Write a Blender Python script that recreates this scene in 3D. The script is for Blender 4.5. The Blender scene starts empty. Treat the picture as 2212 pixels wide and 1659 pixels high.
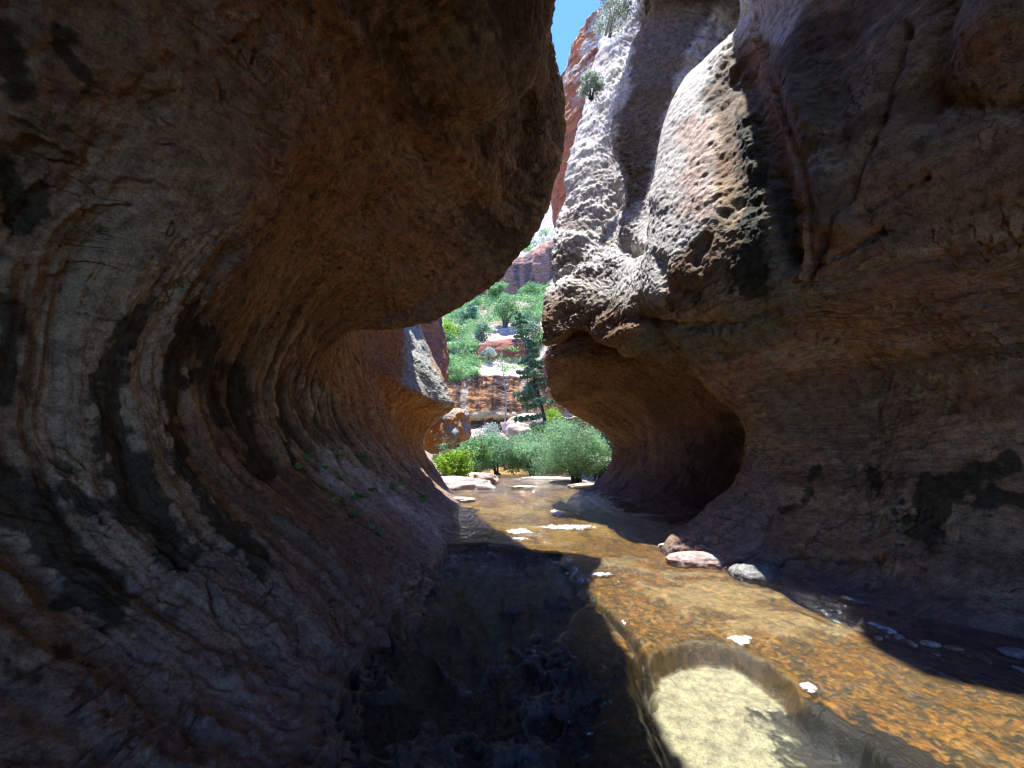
import bpy, math, time
import numpy as np
from mathutils import Vector

T0 = time.time()
# ------------------------------------------------------------------ camera, world, sun, exposure
F_PX, EYE = 430.0, 1.6
PITCH = math.atan(0.1535)
scene = bpy.context.scene
COL = scene.collection
cam_data = bpy.data.cameras.new("camera")
cam_data.sensor_width = 36.0
cam_data.lens = F_PX / 1024 * 36.0
cam_data.clip_start = 0.05
cam_data.clip_end = 5000
cam = bpy.data.objects.new("camera", cam_data)
cam.location = (0, 0, EYE)
cam.rotation_euler = (math.pi / 2 + PITCH, 0, 0)
COL.objects.link(cam)
scene.camera = cam

SUN = Vector((-0.03, 0.12, 1.0)).normalized()          # direction towards the sun
world = bpy.data.worlds.new("World")
scene.world = world
world.use_nodes = True
wn = world.node_tree
sky = wn.nodes.new("ShaderNodeTexSky")
sky.sky_type = 'NISHITA'
sky.sun_disc = False
sky.sun_elevation = math.asin(SUN.z)
sky.sun_rotation = math.atan2(SUN.x, SUN.y)
sky.altitude = 1500
sky.dust_density = 0.2
sky.air_density = 1.0
sky.ozone_density = 3.0
wn.nodes["Background"].inputs[1].default_value = 0.15
tint = wn.nodes.new("ShaderNodeMix"); tint.data_type = 'RGBA'; tint.blend_type = 'MULTIPLY'; tint.inputs[0].default_value = 1
tint.inputs[7].default_value = (0.27, 0.41, 0.72, 1)      # the deep clear blue of a high desert sky
wn.links.new(sky.outputs[0], tint.inputs[6])
wn.links.new(tint.outputs[2], wn.nodes["Background"].inputs[0])
sun_data = bpy.data.lights.new("sun", 'SUN')
sun_data.energy = 2.0
sun_data.angle = math.radians(0.5)
sun_data.color = (1.0, 0.965, 0.91)
sun = bpy.data.objects.new("sun", sun_data)
sun.rotation_euler = SUN.to_track_quat('Z', 'Y').to_euler()
COL.objects.link(sun)
scene.view_settings.view_transform = 'Standard'
scene.view_settings.look = 'None'
scene.view_settings.exposure = 2.6
scene.view_settings.gamma = 1.0
scene.render.engine = 'CYCLES'
cy = scene.cycles
cy.max_bounces = 10
cy.diffuse_bounces = 6
cy.glossy_bounces = 3
cy.transparent_max_bounces = 24
cy.sample_clamp_indirect = 8.0
cy.caustics_reflective = False
cy.caustics_refractive = False
cy.use_denoising = True
cy.filter_width = 1.15

# ------------------------------------------------------------------ projection helpers (p = position in a 2212-wide view of the place)
CP, SP = math.cos(PITCH), math.sin(PITCH)
K_ = 1024 / 2212.0


def rays(px, py):
    u = (np.asarray(px, float) * K_ - 512) / F_PX
    v = (384 - np.asarray(py, float) * K_) / F_PX
    return np.stack([u, CP - v * SP, SP + v * CP], -1)


def at(px, py, Y):
    d = rays(px, py)
    t = np.asarray(Y, float) / d[..., 1]
    o = d * t[..., None]
    o[..., 2] += EYE
    return o


def gnd(px, py, z=0.0):
    d = rays(px, py)
    t = (z - EYE) / d[..., 2]
    o = d * t[..., None]
    o[..., 2] += EYE
    return o


def project(P):
    x, y, z = P[..., 0], P[..., 1], P[..., 2] - EYE
    dep = np.maximum(y * CP + z * SP, 0.05)
    v = (z * CP - y * SP) / dep
    u = x / dep
    px = (512 + u * F_PX) / K_
    py = (384 - v * F_PX) / K_
    beh = (y * CP + z * SP) < 0.05
    return np.where(beh, 1e5, px), np.where(beh, 1e5, py)


# ------------------------------------------------------------------ numpy noise
_rng = np.random.RandomState(7)
_T = _rng.rand(4096).astype(np.float32) * 2 - 1


def vnoise(x, y, z, seed=0):
    x = np.asarray(x, np.float32); y = np.asarray(y, np.float32); z = np.asarray(z, np.float32)
    xi = np.floor(x).astype(np.int32); yi = np.floor(y).astype(np.int32); zi = np.floor(z).astype(np.int32)
    fx = x - xi; fy = y - yi; fz = z - zi
    fx = fx * fx * fx * (fx * (fx * 6 - 15) + 10); fy = fy * fy * fy * (fy * (fy * 6 - 15) + 10); fz = fz * fz * fz * (fz * (fz * 6 - 15) + 10)

    def h(a, b, c):
        n = (a * 73856093) ^ (b * 19349663) ^ (c * 83492791) ^ (seed * 2654435)
        n = (n ^ (n >> 13)) * 1274126177
        n = n ^ (n >> 16)
        return _T[n & 4095]
    r = 0
    with np.errstate(over='ignore'):
        for dx in (0, 1):
            wx = fx if dx else 1 - fx
            for dy in (0, 1):
                wy = fy if dy else 1 - fy
                for dz in (0, 1):
                    wz = fz if dz else 1 - fz
                    r = r + wx * wy * wz * h(xi + dx, yi + dy, zi + dz)
    return r * 1.6


def fbm(P, f, octv=4, seed=0, gain=0.5, ridge=False, sc=(1, 1, 1)):
    x, y, z = P[..., 0] * sc[0] * f, P[..., 1] * sc[1] * f, P[..., 2] * sc[2] * f
    a, s, tot = 1.0, 0, 0
    for o in range(octv):
        n = vnoise(x + 17.3 * o, y + 5.1 * o, z + 9.7 * o, seed + o)
        if ridge:
            n = 1 - 2 * np.abs(n)
        s = s + a * n
        tot += a
        a *= gain
        x, y, z = x * 2.03, y * 2.03, z * 2.03
    return s / tot


def sstep(a, b, x):
    t = np.clip((x - a) / (b - a), 0, 1)
    return t * t * (3 - 2 * t)


def seg_dist(px, py, pts):
    """distance to a polyline and how far along it (0..1)"""
    pts = np.asarray(pts, float)
    best = np.full(px.shape, 1e9, np.float32); along = np.zeros(px.shape, np.float32)
    n = len(pts) - 1
    for i in range(n):
        a, b = pts[i], pts[i + 1]
        d = b - a
        t = np.clip(((px - a[0]) * d[0] + (py - a[1]) * d[1]) / (d @ d), 0, 1)
        q = np.hypot(px - a[0] - t * d[0], py - a[1] - t * d[1])
        m = q < best
        best = np.where(m, q, best); along = np.where(m, (i + t) / n, along)
    return best, along


def inside(px, py, poly):
    """signed distance, positive inside"""
    poly = np.asarray(poly, float)
    c = np.zeros(px.shape, bool)
    n = len(poly)
    for i in range(n):
        x1, y1 = poly[i]; x2, y2 = poly[(i + 1) % n]
        if y1 == y2:
            continue
        m = ((y1 > py) != (y2 > py)) & (px < (x2 - x1) * (py - y1) / (y2 - y1) + x1)
        c ^= m
    d, _ = seg_dist(px, py, np.vstack([poly, poly[:1]]))
    return np.where(c, d, -d)


def lerp3(a, b, m):
    return a + (np.asarray(b, np.float32) - a) * m[..., None]


# ------------------------------------------------------------------ mesh helpers
def tag(o, label=None, cat=None, group=None, kind=None):
    if label: o["label"] = label
    if cat: o["category"] = cat
    if group: o["group"] = group
    if kind: o["kind"] = kind
    return o


def mesh_obj(name, V, Fq, mat, parent=None, smooth=True, attrs=None, tri=False):
    V = np.ascontiguousarray(V.reshape(-1, 3), np.float32)
    Fq = np.ascontiguousarray(Fq, np.int32)
    k = Fq.shape[1]
    me = bpy.data.meshes.new(name)
    me.vertices.add(len(V)); me.vertices.foreach_set("co", V.ravel())
    me.loops.add(Fq.size); me.loops.foreach_set("vertex_index", Fq.ravel())
    me.polygons.add(len(Fq))
    me.polygons.foreach_set("loop_start", np.arange(0, Fq.size, k, dtype=np.int32))
    me.polygons.foreach_set("loop_total", np.full(len(Fq), k, np.int32))
    me.update(calc_edges=True)
    me.polygons.foreach_set("use_smooth", np.full(len(Fq), smooth, bool))
    for an, av in (attrs or {}).items():
        av = np.asarray(av, np.float32)
        if av.ndim > 1 and av.shape[-1] == 3:
            c = np.ones((len(V), 4), np.float32); c[:, :3] = av.reshape(-1, 3)
            me.attributes.new(an, 'FLOAT_COLOR', 'POINT').data.foreach_set("color", c.ravel())
        else:
            me.attributes.new(an, 'FLOAT', 'POINT').data.foreach_set("value", av.ravel())
    me.materials.append(mat)
    o = bpy.data.objects.new(name, me)
    COL.objects.link(o)
    if parent is not None:
        o.parent = parent
    return o


def grid_faces(nu, nv):
    i = np.arange(nu * nv).reshape(nu, nv)
    return np.stack([i[:-1, :-1], i[1:, :-1], i[1:, 1:], i[:-1, 1:]], -1).reshape(-1, 4)


def empty(name, loc):
    o = bpy.data.objects.new(name, None)
    o.location = loc
    COL.objects.link(o)
    return o


def cr(P, counts):
    """Catmull-Rom along axis 0; counts = samples per span"""
    P = np.asarray(P, float)
    Q = np.concatenate([2 * P[:1] - P[1:2], P, 2 * P[-1:] - P[-2:-1]], 0)
    out, par = [], []
    for i in range(len(P) - 1):
        p0, p1, p2, p3 = Q[i], Q[i + 1], Q[i + 2], Q[i + 3]
        n = counts[i]
        t = np.arange(n) / n
        if i == len(P) - 2:
            t = np.append(t, 1.0)
        tt = t.reshape((-1,) + (1,) * (P.ndim - 1))
        out.append(0.5 * (2 * p1 + (p2 - p0) * tt + (2 * p0 - 5 * p1 + 4 * p2 - p3) * tt ** 2 + (3 * p1 - p0 - 3 * p2 + p3) * tt ** 3))
        par.append(i + t)
    return np.concatenate(out, 0), np.concatenate(par)


def loft(S, step=1.5, lo=2, hi=400):
    """S[stations, k, 3] -> dense surface grid, spacing about `step` picture pixels where it can be seen"""
    S = np.asarray(S, float)
    fine_u, _ = cr(S, [6] * (len(S) - 1))

    def screen(A):
        px, py = project(A)
        return px * K_, py * K_

    def span_counts(A, axis):
        px, py = screen(A)
        vis = (px > -60) & (px < 1084) & (py > -60) & (py < 828)
        dx = np.hypot(np.diff(px, axis=axis), np.diff(py, axis=axis))
        v = np.take(vis, range(0, vis.shape[axis] - 1), axis) & np.take(vis, range(1, vis.shape[axis]), axis)
        dx = np.where(v, dx, 0)
        w3 = np.linalg.norm(np.diff(A, axis=axis), axis=-1)
        return dx, w3
    n_s, n_k = S.shape[:2]
    A, _ = cr(S, [4] * (n_s - 1))
    dx, w3 = span_counts(A, 0)
    cu = [int(np.clip(dx[i * 4:(i + 1) * 4].sum(0).max() / step, max(lo, w3[i * 4:(i + 1) * 4].sum(0).mean() * 1.5), hi)) for i in range(n_s - 1)]
    B, _ = cr(np.swapaxes(S, 0, 1), [4] * (n_k - 1))
    dx, w3 = span_counts(B, 0)
    cv = [int(np.clip(dx[i * 4:(i + 1) * 4].sum(0).max() / step, max(lo, w3[i * 4:(i + 1) * 4].sum(0).mean() * 1.5), hi)) for i in range(n_k - 1)]
    G, su = cr(S, cu)
    G, tv = cr(np.swapaxes(G, 0, 1), cv)
    G = np.swapaxes(G, 0, 1)
    su, tv = np.meshgrid(su, tv, indexing='ij')
    return G, su, tv


def normals(G, toward=None):
    n = np.cross(np.gradient(G, axis=0), np.gradient(G, axis=1))
    n /= np.linalg.norm(n, axis=-1, keepdims=True) + 1e-9
    if toward is not None:
        c = G.reshape(-1, 3)
        d = (n * (np.asarray(toward) - G))
        if d.sum() < 0:
            n = -n
    return n


def terrace(n, k, w=0.18):
    q = n * k
    fl = np.floor(q); fr = q - fl
    return (fl + sstep(1 - w, 1, fr)) / k - n * 0.75, sstep(1 - w * 1.1, 1 - w * 0.5, fr) * (1 - sstep(1 - w * 0.3, 1, fr))


# ------------------------------------------------------------------ materials
def new_mat(name):
    m = bpy.data.materials.new(name)
    m.use_nodes = True
    nt = m.node_tree
    return m, nt, nt.nodes["Principled BSDF"]


def node(nt, typ, **kw):
    n = nt.nodes.new(typ)
    for k, v in kw.items():
        if isinstance(v, tuple) and k.startswith('i'):
            n.inputs[int(k[1:])].default_value = v
        elif k[0] == 'i' and k[1:].isdigit():
            n.inputs[int(k[1:])].default_value = v
        else:
            setattr(n, k, v)
    return n


def mix_mul(nt, a, b, fac=1.0):
    m = nt.nodes.new("ShaderNodeMix"); m.data_type = 'RGBA'; m.blend_type = 'MULTIPLY'
    m.inputs[0].default_value = fac
    nt.links.new(a, m.inputs[6]); nt.links.new(b, m.inputs[7])
    return m.outputs[2]


def ramp(nt, src, stops):
    r = nt.nodes.new("ShaderNodeValToRGB")
    els = r.color_ramp.elements
    while len(els) < len(stops):
        els.new(0.5)
    for e, (p, c) in zip(els, stops):
        e.position = p; e.color = (*c, 1) if len(c) == 3 else c
    nt.links.new(src, r.inputs[0])
    return r.outputs[0]


def rock_material(name, fine=1.0, rough=0.85, pits=0.0, bump_d=0.02, coat=0.0, stretch=(1, 1, 1), wet_attr=False):
    m, nt, b = new_mat(name)
    L = nt.links.new
    at_ = node(nt, "ShaderNodeAttribute", attribute_name="Col")
    tc = node(nt, "ShaderNodeTexCoord")
    mp = node(nt, "ShaderNodeMapping"); mp.inputs[3].default_value = stretch
    L(tc.outputs["Object"], mp.inputs[0])
    n1 = node(nt, "ShaderNodeTexNoise", noise_dimensions='3D'); n1.inputs["Scale"].default_value = 9 * fine; n1.inputs["Detail"].default_value = 8; n1.inputs["Roughness"].default_value = 0.68
    n2 = node(nt, "ShaderNodeTexNoise"); n2.inputs["Scale"].default_value = 55 * fine; n2.inputs["Detail"].default_value = 5; n2.inputs["Roughness"].default_value = 0.7
    for n in (n1, n2):
        L(mp.outputs[0], n.inputs["Vector"])
    c1 = ramp(nt, n1.outputs[0], [(0.36, (0.55, 0.54, 0.55)), (0.5, (1, 1, 1)), (0.64, (1.38, 1.33, 1.27))])
    c2 = ramp(nt, n2.outputs[0], [(0.36, (0.62, 0.62, 0.63)), (0.5, (1, 1, 1)), (0.66, (1.32, 1.32, 1.3))])
    col = mix_mul(nt, mix_mul(nt, at_.outputs["Color"], c1), c2)
    L(col, b.inputs["Base Color"])
    b.inputs["Roughness"].default_value = rough
    b.inputs["Specular IOR Level"].default_value = 0.3
    h = node(nt, "ShaderNodeMath", operation='MULTIPLY_ADD'); h.inputs[1].default_value = 0.35
    L(n2.outputs[0], h.inputs[0]); L(n1.outputs[0], h.inputs[2])
    hh = h.outputs[0]
    if pits:
        vo = node(nt, "ShaderNodeTexVoronoi"); vo.inputs["Scale"].default_value = 14 * fine
        L(mp.outputs[0], vo.inputs["Vector"])
        mr = node(nt, "ShaderNodeMapRange"); mr.inputs[1].default_value = 0.0; mr.inputs[2].default_value = 0.35; mr.inputs[3].default_value = -pits; mr.inputs[4].default_value = 0
        L(vo.outputs["Distance"], mr.inputs[0])
        ad = node(nt, "ShaderNodeMath", operation='ADD'); L(hh, ad.inputs[0]); L(mr.outputs[0], ad.inputs[1]); hh = ad.outputs[0]
    bp = node(nt, "ShaderNodeBump"); bp.inputs["Strength"].default_value = 0.9; bp.inputs["Distance"].default_value = bump_d
    L(hh, bp.inputs["Height"]); L(bp.outputs[0], b.inputs["Normal"])
    if wet_attr:
        w = node(nt, "ShaderNodeAttribute", attribute_name="wet")
        mr = node(nt, "ShaderNodeMapRange"); mr.inputs[3].default_value = rough; mr.inputs[4].default_value = 0.22
        L(w.outputs["Fac"], mr.inputs[0]); L(mr.outputs[0], b.inputs["Roughness"])
        mr2 = node(nt, "ShaderNodeMapRange"); mr2.inputs[3].default_value = 0.3; mr2.inputs[4].default_value = 0.55
        L(w.outputs["Fac"], mr2.inputs[0]); L(mr2.outputs[0], b.inputs["Specular IOR Level"])
    return m


M_WALL = rock_material("canyon sandstone", fine=1.0, bump_d=0.035, wet_attr=True)
M_WALL2 = rock_material("weathered sandstone", fine=1.0, pits=0.12, bump_d=0.035, wet_attr=True)
M_FAR = rock_material("far sandstone", fine=0.12, bump_d=0.25, stretch=(1, 1, 3))
M_BED = rock_material("stream bed", fine=1.6, bump_d=0.02, rough=0.6, wet_attr=True)
M_ROCK = rock_material("loose rock", fine=2.0, bump_d=0.02)

TAN = np.array([0.30, 0.187, 0.122]); ORANGE = np.array([0.27, 0.145, 0.095]); PURP = np.array([0.18, 0.125, 0.115])
GREY = np.array([0.56, 0.54, 0.52]); DARK = np.array([0.018, 0.019, 0.012]); BROWN = np.array([0.12, 0.075, 0.05])
PINK = np.array([0.52, 0.37, 0.30])

# ------------------------------------------------------------------ left canyon wall
def stn(Y, pts):
    """pts: ('p',px,py[,Y]) traced points or world (x,z[,Y])"""
    out = []
    for q in pts:
        if q[0] == 'p':
            out.append(at(q[1], q[2], q[3] if len(q) > 3 else Y))
        else:
            out.append(np.array([q[0], q[2] if len(q) > 2 else Y, q[1]], float))
    return np.array(out)


def P(*a):
    return ('p',) + a


def under(S):
    S = np.array(S)
    S[:, 1, 0] -= np.where(S[:, 1, 1] < 9, .14, .03)
    S[:, 0] = S[:, 1] + (S[:, 1] - S[:, 2]) * .35
    S[:, 0, 2] = np.minimum(S[:, 0, 2], -.35)
    return S


LS = [  # points out of view overhead and behind are shaped to block sun and sky
    stn(-9, [(-.3, -.7), (-.6, 0), (-1.6, .2), (-2.8, .7), (-3.7, 1.5), (-4, 2.4), (-3.8, 3.3), (-3, 4.4), (-2.0, 5.2), (-1.2, 5.6), (1.2, 6.3), (2.6, 8.3), (2.6, 11), (-.3, 17), (-3, 24), (-9, 27)]),
    stn(-4, [(-.3, -.7), (-.6, 0), (-1.6, .2), (-2.8, .7), (-3.7, 1.5), (-4, 2.4), (-3.8, 3.3), (-3, 4.4), (-2.0, 5.2), (-1.2, 5.6), (1.2, 6.3), (2.6, 8.3), (2.6, 11), (-.3, 17), (-3, 24), (-9, 27)]),
    stn(0, [(-.3, -.7), (-.6, 0), (-1.6, .2), (-2.8, .7), (-3.6, 1.5), (-3.9, 2.3), (-3.7, 3.2), (-3, 4.2), (-2.2, 5.0), (-1.6, 5.6), (.5, 6.3), (1.9, 8.2), (2.0, 11), (.9, 17), (-3, 24), (-9, 27)]),
    stn(2.4, [(-.3, -.7), P(800, 1662), (-1.5, .26), (-2.4, .72), (-3.05, 1.4), (-3.35, 2.2), (-3.2, 3.0), (-2.7, 3.9), (-2.1, 4.7), (-1.5, 5.4), (-.1, 6.3), (.8, 8.0), (.9, 10.5), (.1, 16), (-3, 24), (-9, 27)]),
    stn(3.6, [(-.4, -.7), P(868, 1432), P(700, 1300), P(500, 1120), P(375, 950), P(345, 810), P(395, 680), P(515, 540), P(640, 350), P(770, 85), (-.3, 6.2), (.5, 7.8), (.55, 10.5), (-.2, 16), (-3, 24), (-9, 27)]),
    stn(5.0, [(-.4, -.7), P(945, 1300), P(800, 1205), P(650, 1085), P(540, 960), P(500, 855), P(525, 740), P(600, 600), P(735, 430), P(905, 268), (-.1, 6.1), (.52, 7.6), (.6, 10), (-.2, 16), (-3, 24), (-9, 27)]),
    stn(6.5, [(-.5, -.7), P(968, 1218), P(865, 1145), P(745, 1055), P(645, 955), P(607, 870), P(625, 770), P(700, 655), P(860, 535), P(1068, 372), P(1130, 215), (.52, 7.8), (.5, 10.2), (-.9, 15), (-3, 24), (-9, 27)]),
    stn(8.0, [(-.6, -.7), P(985, 1160), P(900, 1108), P(800, 1038), P(722, 950), P(685, 880), P(688, 795), P(735, 715, 7.9), P(890, 640, 7.7), P(1040, 535, 7.4), P(1130, 410, 7.3), P(1188, 280, 7.2), P(1178, 100, 7.1), (-.9, 15, 7), (-2, 24, 7), (-9, 27)]),
    stn(9.0, [(-.7, -.7), P(993, 1140), P(925, 1095), P(840, 1035), P(765, 955), P(725, 880), P(712, 800), P(738, 714, 8.9), P(850, 700, 8.5), P(975, 680, 8.2), P(1095, 590, 8.1), P(1180, 445, 8.1), P(1209, 240, 7.9), P(1142, -10, 7.7), (-1.8, 18, 7.6), (-9, 27)]),
    stn(9.9, [(-.7, -.7), P(997, 1126), P(940, 1085), P(865, 1030), P(800, 955), P(762, 885), P(742, 810), P(735, 722, 9.8), (-3.6, 5.6, 9.6), (-2.9, 6.0, 9.3), (-1.7, 6.6, 9.0), (-.6, 8.0, 8.8), (-.1, 9.6, 8.7), (-.4, 14, 8.6), (-3, 21), (-10, 27)]),
    stn(12, [(-.8, -.7), P(1000, 1100), P(955, 1074), P(895, 1030), P(845, 965), P(815, 895), P(800, 840), P(772, 770), P(770, 705), (-4.2, 5.9), (-2.6, 6.1), (-1.4, 6.8), (-1.1, 9), (-1.6, 14), (-5, 21), (-12, 27)]),
    stn(14, [(-1.1, -.7), P(1004, 1085), P(965, 1062), P(915, 1025), P(872, 975), P(850, 920), P(846, 880), P(868, 834, 13.7), P(848, 790), P(850, 705), (-4.0, 6.3), (-2.6, 6.9), (-1.6, 9), (-2.2, 14), (-5.5, 21), (-12, 27)]),
    stn(16, [(-1.4, -.7), P(1003, 1076), P(958, 1054), P(922, 1024), P(896, 980), P(884, 935), P(900, 890), P(938, 866, 15.6), P(925, 790), P(882, 700), (-3.9, 6.8), (-4.0, 8.2), (-4, 11), (-5, 15), (-7, 21), (-12, 27)]),
    stn(18.5, [(-2.2, -.7), P(966, 1058), P(950, 1037), P(930, 1005), P(910, 968), P(925, 925), P(946, 900), P(978, 872, 17.5), P(951, 815), P(906, 695, 17.5), (-3.7, 8, 18), (-4.4, 10), (-5, 13), (-6, 16), (-8, 21), (-14, 27)]),
    stn(20, [(-5, -.7), (-5.2, .0), (-5.5, .6), (-5.8, 1), (-6, 1.6), (-6, 2.6), (-5.5, 3.4), (-5, 4), (-4.8, 5), (-5, 6), (-5.4, 8), (-6, 10), (-7, 13), (-8, 16), (-10, 21), (-15, 27)]),
    stn(24, [(-10, -.7), (-10.2, .0), (-10.5, .6), (-10.8, 1), (-11, 1.6), (-11, 2.6), (-10.5, 3.4), (-10, 4), (-10, 5), (-10, 6), (-10.4, 8), (-11, 10), (-12, 13), (-13, 16), (-14, 21), (-18, 27)]),
]


def rock_detail(G, n, amp=1.0):
    """world-space relief shared by the walls"""
    w = G + 0.5 * np.stack([fbm(G, .6, 2, 31), fbm(G, .6, 2, 32), fbm(G, .6, 2, 33)], -1)
    d = .10 * fbm(w, .55, 3, 1) + .035 * fbm(w, 2.2, 3, 2)
    fn = fbm(w, 1.3, 5, 3, gain=.56)
    tr, edge = terrace(fn, 3.2, .12)
    msk = sstep(.0, .35, fbm(G, 2.2, 3, 4))
    d = d + .13 * tr * msk
    fn2 = fbm(w, 3.5, 4, 9, gain=.5, sc=(1, .6, 1.6))
    tr2, edge2 = terrace(fn2, 2.6, .12)
    d = d + .035 * tr2 * sstep(.0, .3, fbm(G, 3.1, 2, 8))
    d = d + .018 * fbm(w, 7, 3, 5) + .008 * fbm(w, 15, 2, 7, ridge=True) + .005 * fbm(G, 32, 2, 6)
    return d * amp, edge * msk, w


t1 = time.time()
G, su, tv = loft(under(LS), 1.5)
print("left wall grid", G.shape)
N = normals(G)
ctr = np.array([0.5, 5, 3])
iu = np.unravel_index(np.argmin(((G - at(345, 810, 3.6)) ** 2).sum(-1)), G.shape[:2])
if (N[iu] * (ctr - G[iu])).sum() < 0:
    N = -N
d, edge, Wp = rock_detail(G, N)
Yw = G[..., 1]
warp = .25 * fbm(G, .9, 3, 41)
low = sstep(.8, 1.6, tv) * (1 - sstep(6.2, 7.6, tv))
fl_c = np.stack([(Yw + .4 * warp) * 1.0, tv * .13, tv * 0], -1)
st_c = np.stack([(Yw + .3 * warp), tv * .09, tv * 0], -1)
flm = low * sstep(3.6, 7.0, Yw) * (.35 + .65 * sstep(1.5, 3, tv))
flute = fbm(fl_c, 3.2, 3, 42, ridge=True)
fl2 = fbm(fl_c, 9, 2, 43, ridge=True)
d = d * (1 - .55 * flm) + flm * (.095 * flute + .035 * fl2)
broad = low * (1 - sstep(4.5, 8, Yw))
fb = fbm(fl_c, 1.25, 3, 44)
d = d * (1 - .35 * broad) + broad * (.035 * fbm(st_c, 6, 4, 49, ridge=True, gain=.55) + .045 * fb + .02 * fbm(fl_c, 6, 3, 45))
# ridge where the orange underside turns up into the dark outer face
px, py = project(G)
ds, al = seg_dist(px, py, [(690, -30), (712, 10), (770, 75), (811, 130), (860, 205), (915, 270), (985, 325), (1055, 354), (1073, 388), (1030, 395)])
pn = 14 * fbm(G, 2.5, 3, 46)
d = d + .11 * np.exp(-((ds + pn) / 22) ** 2) * (Yw < 9.3)
crk = fbm(G, 5, 4, 47); crk2 = fbm(G, 2.2, 2, 48)
for pts, wd, dep in [([(385, 25), (440, 90), (480, 150), (492, 200), (500, 250)], 9, .10), ([(150, 285), (230, 330), (300, 360), (370, 430)], 8, .05), ([(520, 345), (580, 370), (640, 410), (690, 425)], 8, .06),
                     ([(20, 250), (90, 290), (190, 345)], 9, -.06), ([(545, 110), (540, 170), (545, 250)], 4, .04), ([(380, 450), (372, 500), (330, 560)], 4, .04),
                     ([(230, 1120), (330, 1170), (440, 1260), (470, 1330)], 10, .07), ([(20, 1310), (90, 1390), (200, 1450), (150, 1520)], 8, .05), ([(350, 1290), (400, 1310), (395, 1360)], 8, .06),
                     ([(560, 1350), (640, 1340), (690, 1320), (760, 1330)], 5, .04), ([(170, 1650), (240, 1590), (330, 1560)], 6, .05), ([(650, 800), (700, 830), (715, 790)], 5, .08)]:
    dd, _ = seg_dist(px, py, pts)
    dd = dd + 12 * crk
    d = d - .8 * dep * np.exp(-(np.abs(dd) / (wd * .55)) ** 2) * sstep(-.5, .1, crk2)
hb = fbm(np.stack([G[..., 0] * .25, Yw * .2, G[..., 2] * 2.2 + .3 * fbm(G, .5, 2, 40)], -1), 1.6, 4, 39, gain=.6)
tB, eB = terrace(hb, 4, .2)
d = d + sstep(7, 8.2, tv) * (Yw < 9.6) * .10 * tB
low_ = sstep(.7, .0, G[..., 2])
d = d * (.45 + .55 * sstep(.0, .9, G[..., 2])) - .05 * low_ + low_ * sstep(8, 5, Yw) * (.10 * terrace(fbm(G, 2.0, 4, 38), 3, .25)[0] + .05 * fbm(G, 4, 3, 37, ridge=True))
G2 = G + N * d[..., None]
z = G2[..., 2]
# stone colours, with some light painted in
c = np.tile(TAN, G.shape[:2] + (1,)).astype(np.float32)
nb = fbm(Wp, .7, 4, 50); nm = fbm(Wp, 2.5, 4, 51); nf = fbm(G, 9, 3, 52)
org = np.exp(-(seg_dist(px, py, [(480, 60), (620, 250), (800, 350), (950, 420)])[0] / 260) ** 2) * (Yw < 9.7)
c = lerp3(c, ORANGE * .9, np.clip(org * (1.0 + .5 * nm), 0, 1) * .9)
c = lerp3(c, PURP, sstep(.0, .5, nb + .3 * nm) * (1 - org) * .55)
c = lerp3(c, ORANGE, sstep(.1, .45, -nb + .4 * nf) * .35)
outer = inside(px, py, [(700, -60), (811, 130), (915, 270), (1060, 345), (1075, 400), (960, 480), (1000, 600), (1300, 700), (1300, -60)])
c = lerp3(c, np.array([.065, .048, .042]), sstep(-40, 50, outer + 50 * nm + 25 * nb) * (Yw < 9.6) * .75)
fg = 1.3 * fbm(st_c, 4.4, 5, 55, gain=.62)
c = lerp3(c, np.array([.34, .26, .19]), low * sstep(.0, .3, fg + .2 * nf) * .55)
c = lerp3(c, np.array([.10, .078, .06]), low * sstep(.05, .3, -fg + .2 * nf) * .6)
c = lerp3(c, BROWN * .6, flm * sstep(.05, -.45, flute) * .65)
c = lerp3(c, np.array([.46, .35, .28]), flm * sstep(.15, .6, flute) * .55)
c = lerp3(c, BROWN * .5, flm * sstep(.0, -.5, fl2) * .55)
purplow = sstep(1.0, .2, z) * sstep(.05, -.2, nb - .5)
c = lerp3(c, np.array([.21, .148, .140]), sstep(1.25, .35, z + .35 * nm) * .8)
silv = inside(px, py, [(700, 960), (900, 1080), (960, 1120), (950, 1180), (870, 1130), (760, 1080), (690, 1020)])
c = lerp3(c, np.array([.48, .44, .48]), sstep(-20, 25, silv + 20 * nm) * (.6 + .55 * sstep(-.2, .4, fg)) * .7)  # silvery stone, its colour brightened for the strong light low on the wall
gs = seg_dist(px, py, [(560, 1010), (640, 1120), (720, 1190), (870, 1290)])[0]
c = lerp3(c, np.array([.36, .36, .36]), np.exp(-((gs + 12 * nm) / 11) ** 2) * sstep(-.3, .5, nf) * .75)
bounce_glow = inside(px, py, [(640, 760), (760, 720), (960, 860), (940, 1000), (830, 1000), (740, 900)])
c = lerp3(c, np.array([.40, .20, .085]), sstep(-15, 40, bounce_glow + 30 * nm) * .6)  # orange painted in for the warm bounced light on the far flutes
st = 0
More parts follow.
